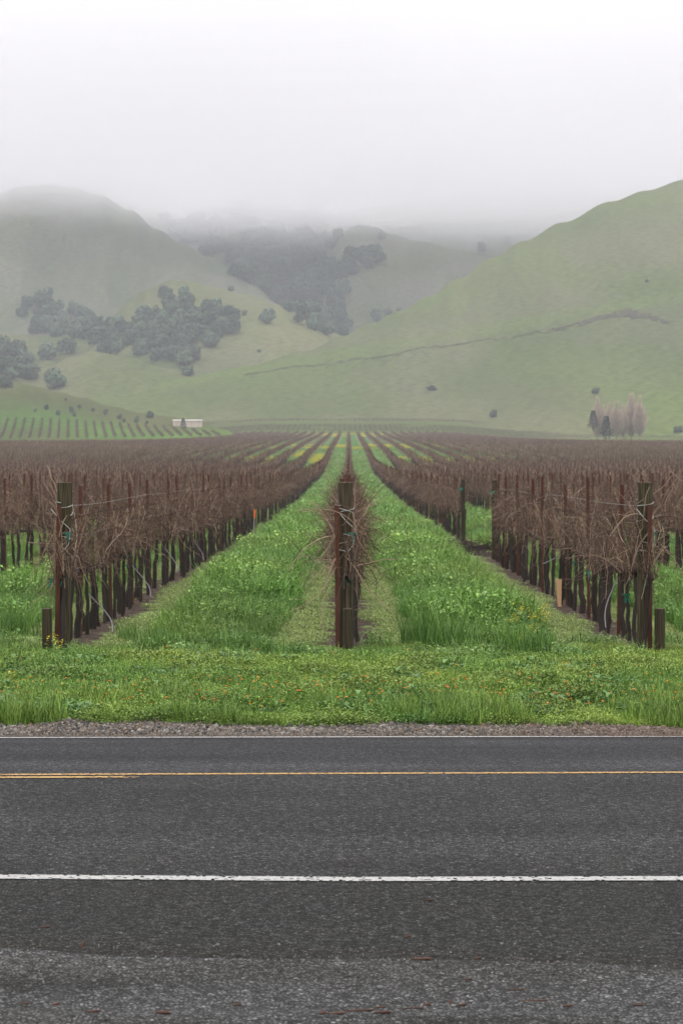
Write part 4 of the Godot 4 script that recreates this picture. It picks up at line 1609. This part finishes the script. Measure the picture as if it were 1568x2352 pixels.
func build_gravel() -> void:
	var st := []
	for i in 8: st.append(stone_mesh(2600 + i))
	rng.seed = 61
	var pg := []
	for i in 30000:
		var x := rf(-4.5, 4.5)
		var d0 := 14.78 + x * 0.045
		var d1 := edge_of_grass(x) + 0.12
		var f := rng.randf()
		var d := lerpf(d0, d1, f)
		var s := lerpf(0.004, 0.011, clampf(f * 1.3, 0, 1)) * rf(0.6, 1.35)
		if rng.randf() < 0.03: s *= 1.9
		var c: Color = [Color(0.16, 0.15, 0.145), Color(0.25, 0.24, 0.225), Color(0.1, 0.098, 0.1), Color(0.2, 0.15, 0.115), Color(0.34, 0.33, 0.32)][[0, 0, 1, 2, 2, 3, 4][rng.randi() % 7]]
		c = c.lerp(Color(0.17, 0.115, 0.09), smoothstep(0.3, 2.6, x) * 0.6) * rf(0.5, 0.85)
		c = Color(c.r * 1.02, c.g * 0.95, c.b * 0.86)
		c = c.lerp(Color(0.085, 0.066, 0.05), smoothstep(0.5, 0.05, f) * 0.75)
		pg.append([Transform3D(Basis.from_euler(Vector3(rf(0, 3), rf(0, TAU), rf(0, 3))).scaled(Vector3.ONE * s), g(x, d) + Vector3.UP * (s * 0.3 + smoothstep(0.3, 0.9, f) * 0.015 * absf(noise_b.get_noise_2d(x * 30, d * 30)))), c, rng.randi()])
	scatter("gravel", "grey and brown gravel strip between road and verge", st, pg, null, "stones")
	var pp := []
	for i in 1900:
		var x := rf(-2.2, 2.2)
		var d := shoulder_edge(x) + gauss() * 0.12 if i < 900 else rf(5.3, 7.2)
		var s := rf(0.0015, 0.0045) * (1.8 if rng.randf() < 0.06 else 1.0)
		var c := Color(0.05, 0.048, 0.045) if rng.randf() < 0.65 else Color(0.15, 0.14, 0.125)
		if rng.randf() < 0.04: c = Color(0.28, 0.27, 0.255)
		pp.append([Transform3D(Basis.from_euler(Vector3(rf(0, 3), rf(0, TAU), rf(0, 3))).scaled(Vector3.ONE * s), g(x, d) + Vector3.UP * s * 0.3), c * rf(0.7, 1.2), rng.randi()])
	scatter("road_grit", "loose grit scattered over the near shoulder", st, pp, null, "stones")


# ---------------------------------------------------------------- flowers
func build_flowers() -> void:
	rng.seed = 71
	var om := []
	for v in 4:
		var mb := MB.new()
		for i in 5:
			var a := TAU * i / 5.0 + v
			leaf(mb, Vector3.ZERO, (ring(a) + Vector3.UP * rf(0.3, 0.8)).normalized(), rf(0.014, 0.019), 1.0, jit(Color(0.75, 0.19, 0.015), 0.12))
		om.append([mb.mesh(mats.petal)])
		mb = MB.new()
		mb.tube(PackedVector3Array([Vector3(0.02, -0.14, 0), Vector3(0.01, -0.06, 0), Vector3.ZERO]), 0.0016, 0.0012, 3, Color(0.07, 0.15, 0.03))
		om[v].append(mb.mesh(mats.leaf))
	var made := 0
	while made < 290:
		var d := 16.35 + pow(rng.randf(), 0.8) * 1.75 if made < 255 else rf(18.0, 20.5)
		var px := rf(-30, 1600)
		if noise_b.get_noise_2d(px * 0.6, d * 40.0) < -0.05 and rng.randf() < 0.7: continue
		if px < 500 and rng.randf() < 0.4: continue
		var p := at_px(px, 1500.0, d)
		if d < edge_of_grass(p.x) + 0.08: continue
		var y := gy(p.x, d) + rf(0.09, 0.16)
		var v := rng.randi() % 4
		var o := thing("orange_flower", Vector3(p.x, y, -d), "small orange wildflower in the grass along the road verge", "flower", "orange wildflowers on the verge")
		o.rotation.y = rf(0, TAU)
		o.scale = Vector3.ONE * rf(0.65, 1.0)
		put("petals", om[v][0], o)
		put("stem", om[v][1], o)
		made += 1
	# yellow mustard plants
	var list := [[126, 1462, 20.8, "yellow mustard flowers in front of the left end post", 1.0], [133, 1478, 20.7, "low yellow mustard head right of the left end post's foot", 0.7], [25, 1577, 18.4, "small yellow mustard plant on the verge at the left edge", 0.8],
		[1200, 1389, 22.3, "mustard plant with yellow heads, topmost of the group by the right row", 1.0], [1184, 1415, 22.0, "mustard plant with a wide yellow head at the left of its group", 1.2], [1226, 1411, 22.1, "mustard plant with a yellow head in the middle of its group", 0.9], [1250, 1390, 22.3, "mustard plant with a small yellow head at the group's upper right", 0.8], [1252, 1413, 22.0, "tall mustard plant with yellow heads nearest the right row", 1.2], [1221, 1441, 21.6, "mustard plant with a yellow head low in the group", 0.9], [1194, 1461, 21.2, "lowest and smallest yellow mustard plant of the group", 0.6]]
	for L in list:
		var hp := at_px(L[0], L[1], L[2])
		var base := g(hp.x, L[2])
		var t := thing("mustard_plant", base, L[3], "flower", "yellow mustard plants")
		var h := maxf(hp.y - base.y, 0.1)
		var mb := MB.new()
		mb.tube(PackedVector3Array([Vector3.ZERO, Vector3(0.015, h * 0.5, 0.01), Vector3(0, h, 0)]), 0.005, 0.0025, 4, Color(0.1, 0.19, 0.04))
		for i in 6:
			leaf(mb, Vector3(0, h * rf(0.1, 0.7), 0), (ring(rf(0, TAU)) + Vector3.UP * 0.4).normalized(), rf(0.05, 0.1), 0.4, Color(0.08, 0.18, 0.04))
		put("stem", mb.mesh(mats.leaf), t)
		mb = MB.new()
		for i in int(34 * L[4]):
			var q := Vector3(gauss() * 0.032 * L[4], h + rf(-0.06, 0.03), gauss() * 0.03)
			leaf(mb, q, (ring(rf(0, TAU)) + Vector3.UP * rf(0, 0.8)).normalized(), rf(0.012, 0.02), 0.9, jit(Color(0.75, 0.55, 0.02), 0.12))
		put("flower_head", mb.mesh(mats.petal), t).set_meta("kind", "stuff")


# ---------------------------------------------------------------- debris
func build_debris() -> void:
	rng.seed = 81
	# px, py, length and width in picture units, turn, words
	var list := [[192, 2183, 22, 11, 1.2, "stout red brown bark plug standing out at the left of the shoulder"], [375, 2340, 36, 10, -0.5, "red brown bark strip at the bottom left of centre"], [215, 2337, 34, 8, 0.2, "dark bark strip near the lower left"], [130, 2320, 18, 8, 0.3, "small bark chip at the lower left"], [60, 2318, 16, 6, 0.1, "tiny bark chip by the left edge"],
		[740, 2340, 16, 10, 0.9, "leftmost chip of the bark litter at the bottom middle"], [775, 2341, 36, 9, 0.05, "flat bark strip in the bottom litter"], [830, 2334, 60, 7, 0.08, "long bark sliver in the bottom litter"], [880, 2339, 34, 10, -0.2, "dark chip at the right end of the bottom litter"], [872, 2326, 26, 6, 0.25, "thin sliver above the bottom litter"],
		[970, 2213, 44, 9, -0.05, "long brown bark strip on the edge of the shoulder"], [1098, 2211, 14, 9, 0.6, "small brown chip right of the long strip"], [1185, 2284, 46, 5, -0.08, "thin reddish twig lying across the shoulder"], [952, 2328, 38, 5, 0.04, "thin twig left of the pair of chips"], [980, 2320, 18, 8, 0.2, "chip beside the thin twig near the bottom"], [1034, 2318, 22, 9, -0.4, "left chip of the pair near the bottom right"], [1060, 2321, 20, 9, 0.4, "right chip of the pair near the bottom right"],
		[1228, 2310, 62, 5, 0.03, "longest thin twig at the lower right"], [1303, 2323, 24, 8, 0.1, "brown chip right of the longest twig"], [1465, 2321, 28, 8, -0.4, "bark strip toward the lower right edge"], [545, 2321, 20, 8, 0.3, "lone brown chip left of the bottom litter"], [935, 2160, 16, 7, 0.5, "small red brown chip on the dark asphalt"], [985, 2074, 26, 6, -0.5, "dark twig just below the white line"], [105, 2138, 20, 7, 0.1, "flat brown chip on the asphalt at the left"], [1070, 2260, 30, 4, 0.1, "faint thin twig in the middle of the shoulder"]]
	for L in list:
		var d: float = 5300.0 * (CAM_Y - 0.33) / (L[1] - 1020.0)
		var p := at_px(L[0], L[1], d)
		var k: float = d / 5300.0
		var mb := MB.new()
		var len_: float = L[2] * k * 0.55
		var wid: float = L[3] * k * 0.7
		var n := 6
		var c := jit(Color(0.075, 0.043, 0.031) if not L[5].begins_with("dark") else Color(0.06, 0.035, 0.028), 0.2)
		var prev := []
		for i in n + 1:
			var f := float(i) / n * 2.0 - 1.0
			var w := wid * (1.0 - pow(absf(f), 4.0) * 0.6) * rf(0.8, 1.1)
			var m := Vector3(f * len_, wid * 0.35 + sin(f * 2.0) * wid * 0.15, gauss() * wid * 0.12)
			var here := []
			for s in 6:
				var a := TAU * s / 6.0
				var nn := Vector3(0, sin(a), cos(a))
				here.append(mb.vert(m + Vector3(0, sin(a) * w * 0.45, cos(a) * w), nn, jit(c, 0.15)))
			if prev:
				for s in 6: mb.quad(prev[s], here[s], here[(s + 1) % 6], prev[(s + 1) % 6])
			prev = here
		var o := put("bark_chip", mb.mesh(mats.bark))
		o.position = Vector3(p.x, gy(p.x, d), -d)
		o.rotation.y = L[4] * 0.9
		if L[2] == 22: o.rotation = Vector3(0, 0.4, 1.0)
		tag(o, L[5], "bark", "bark litter on the shoulder")
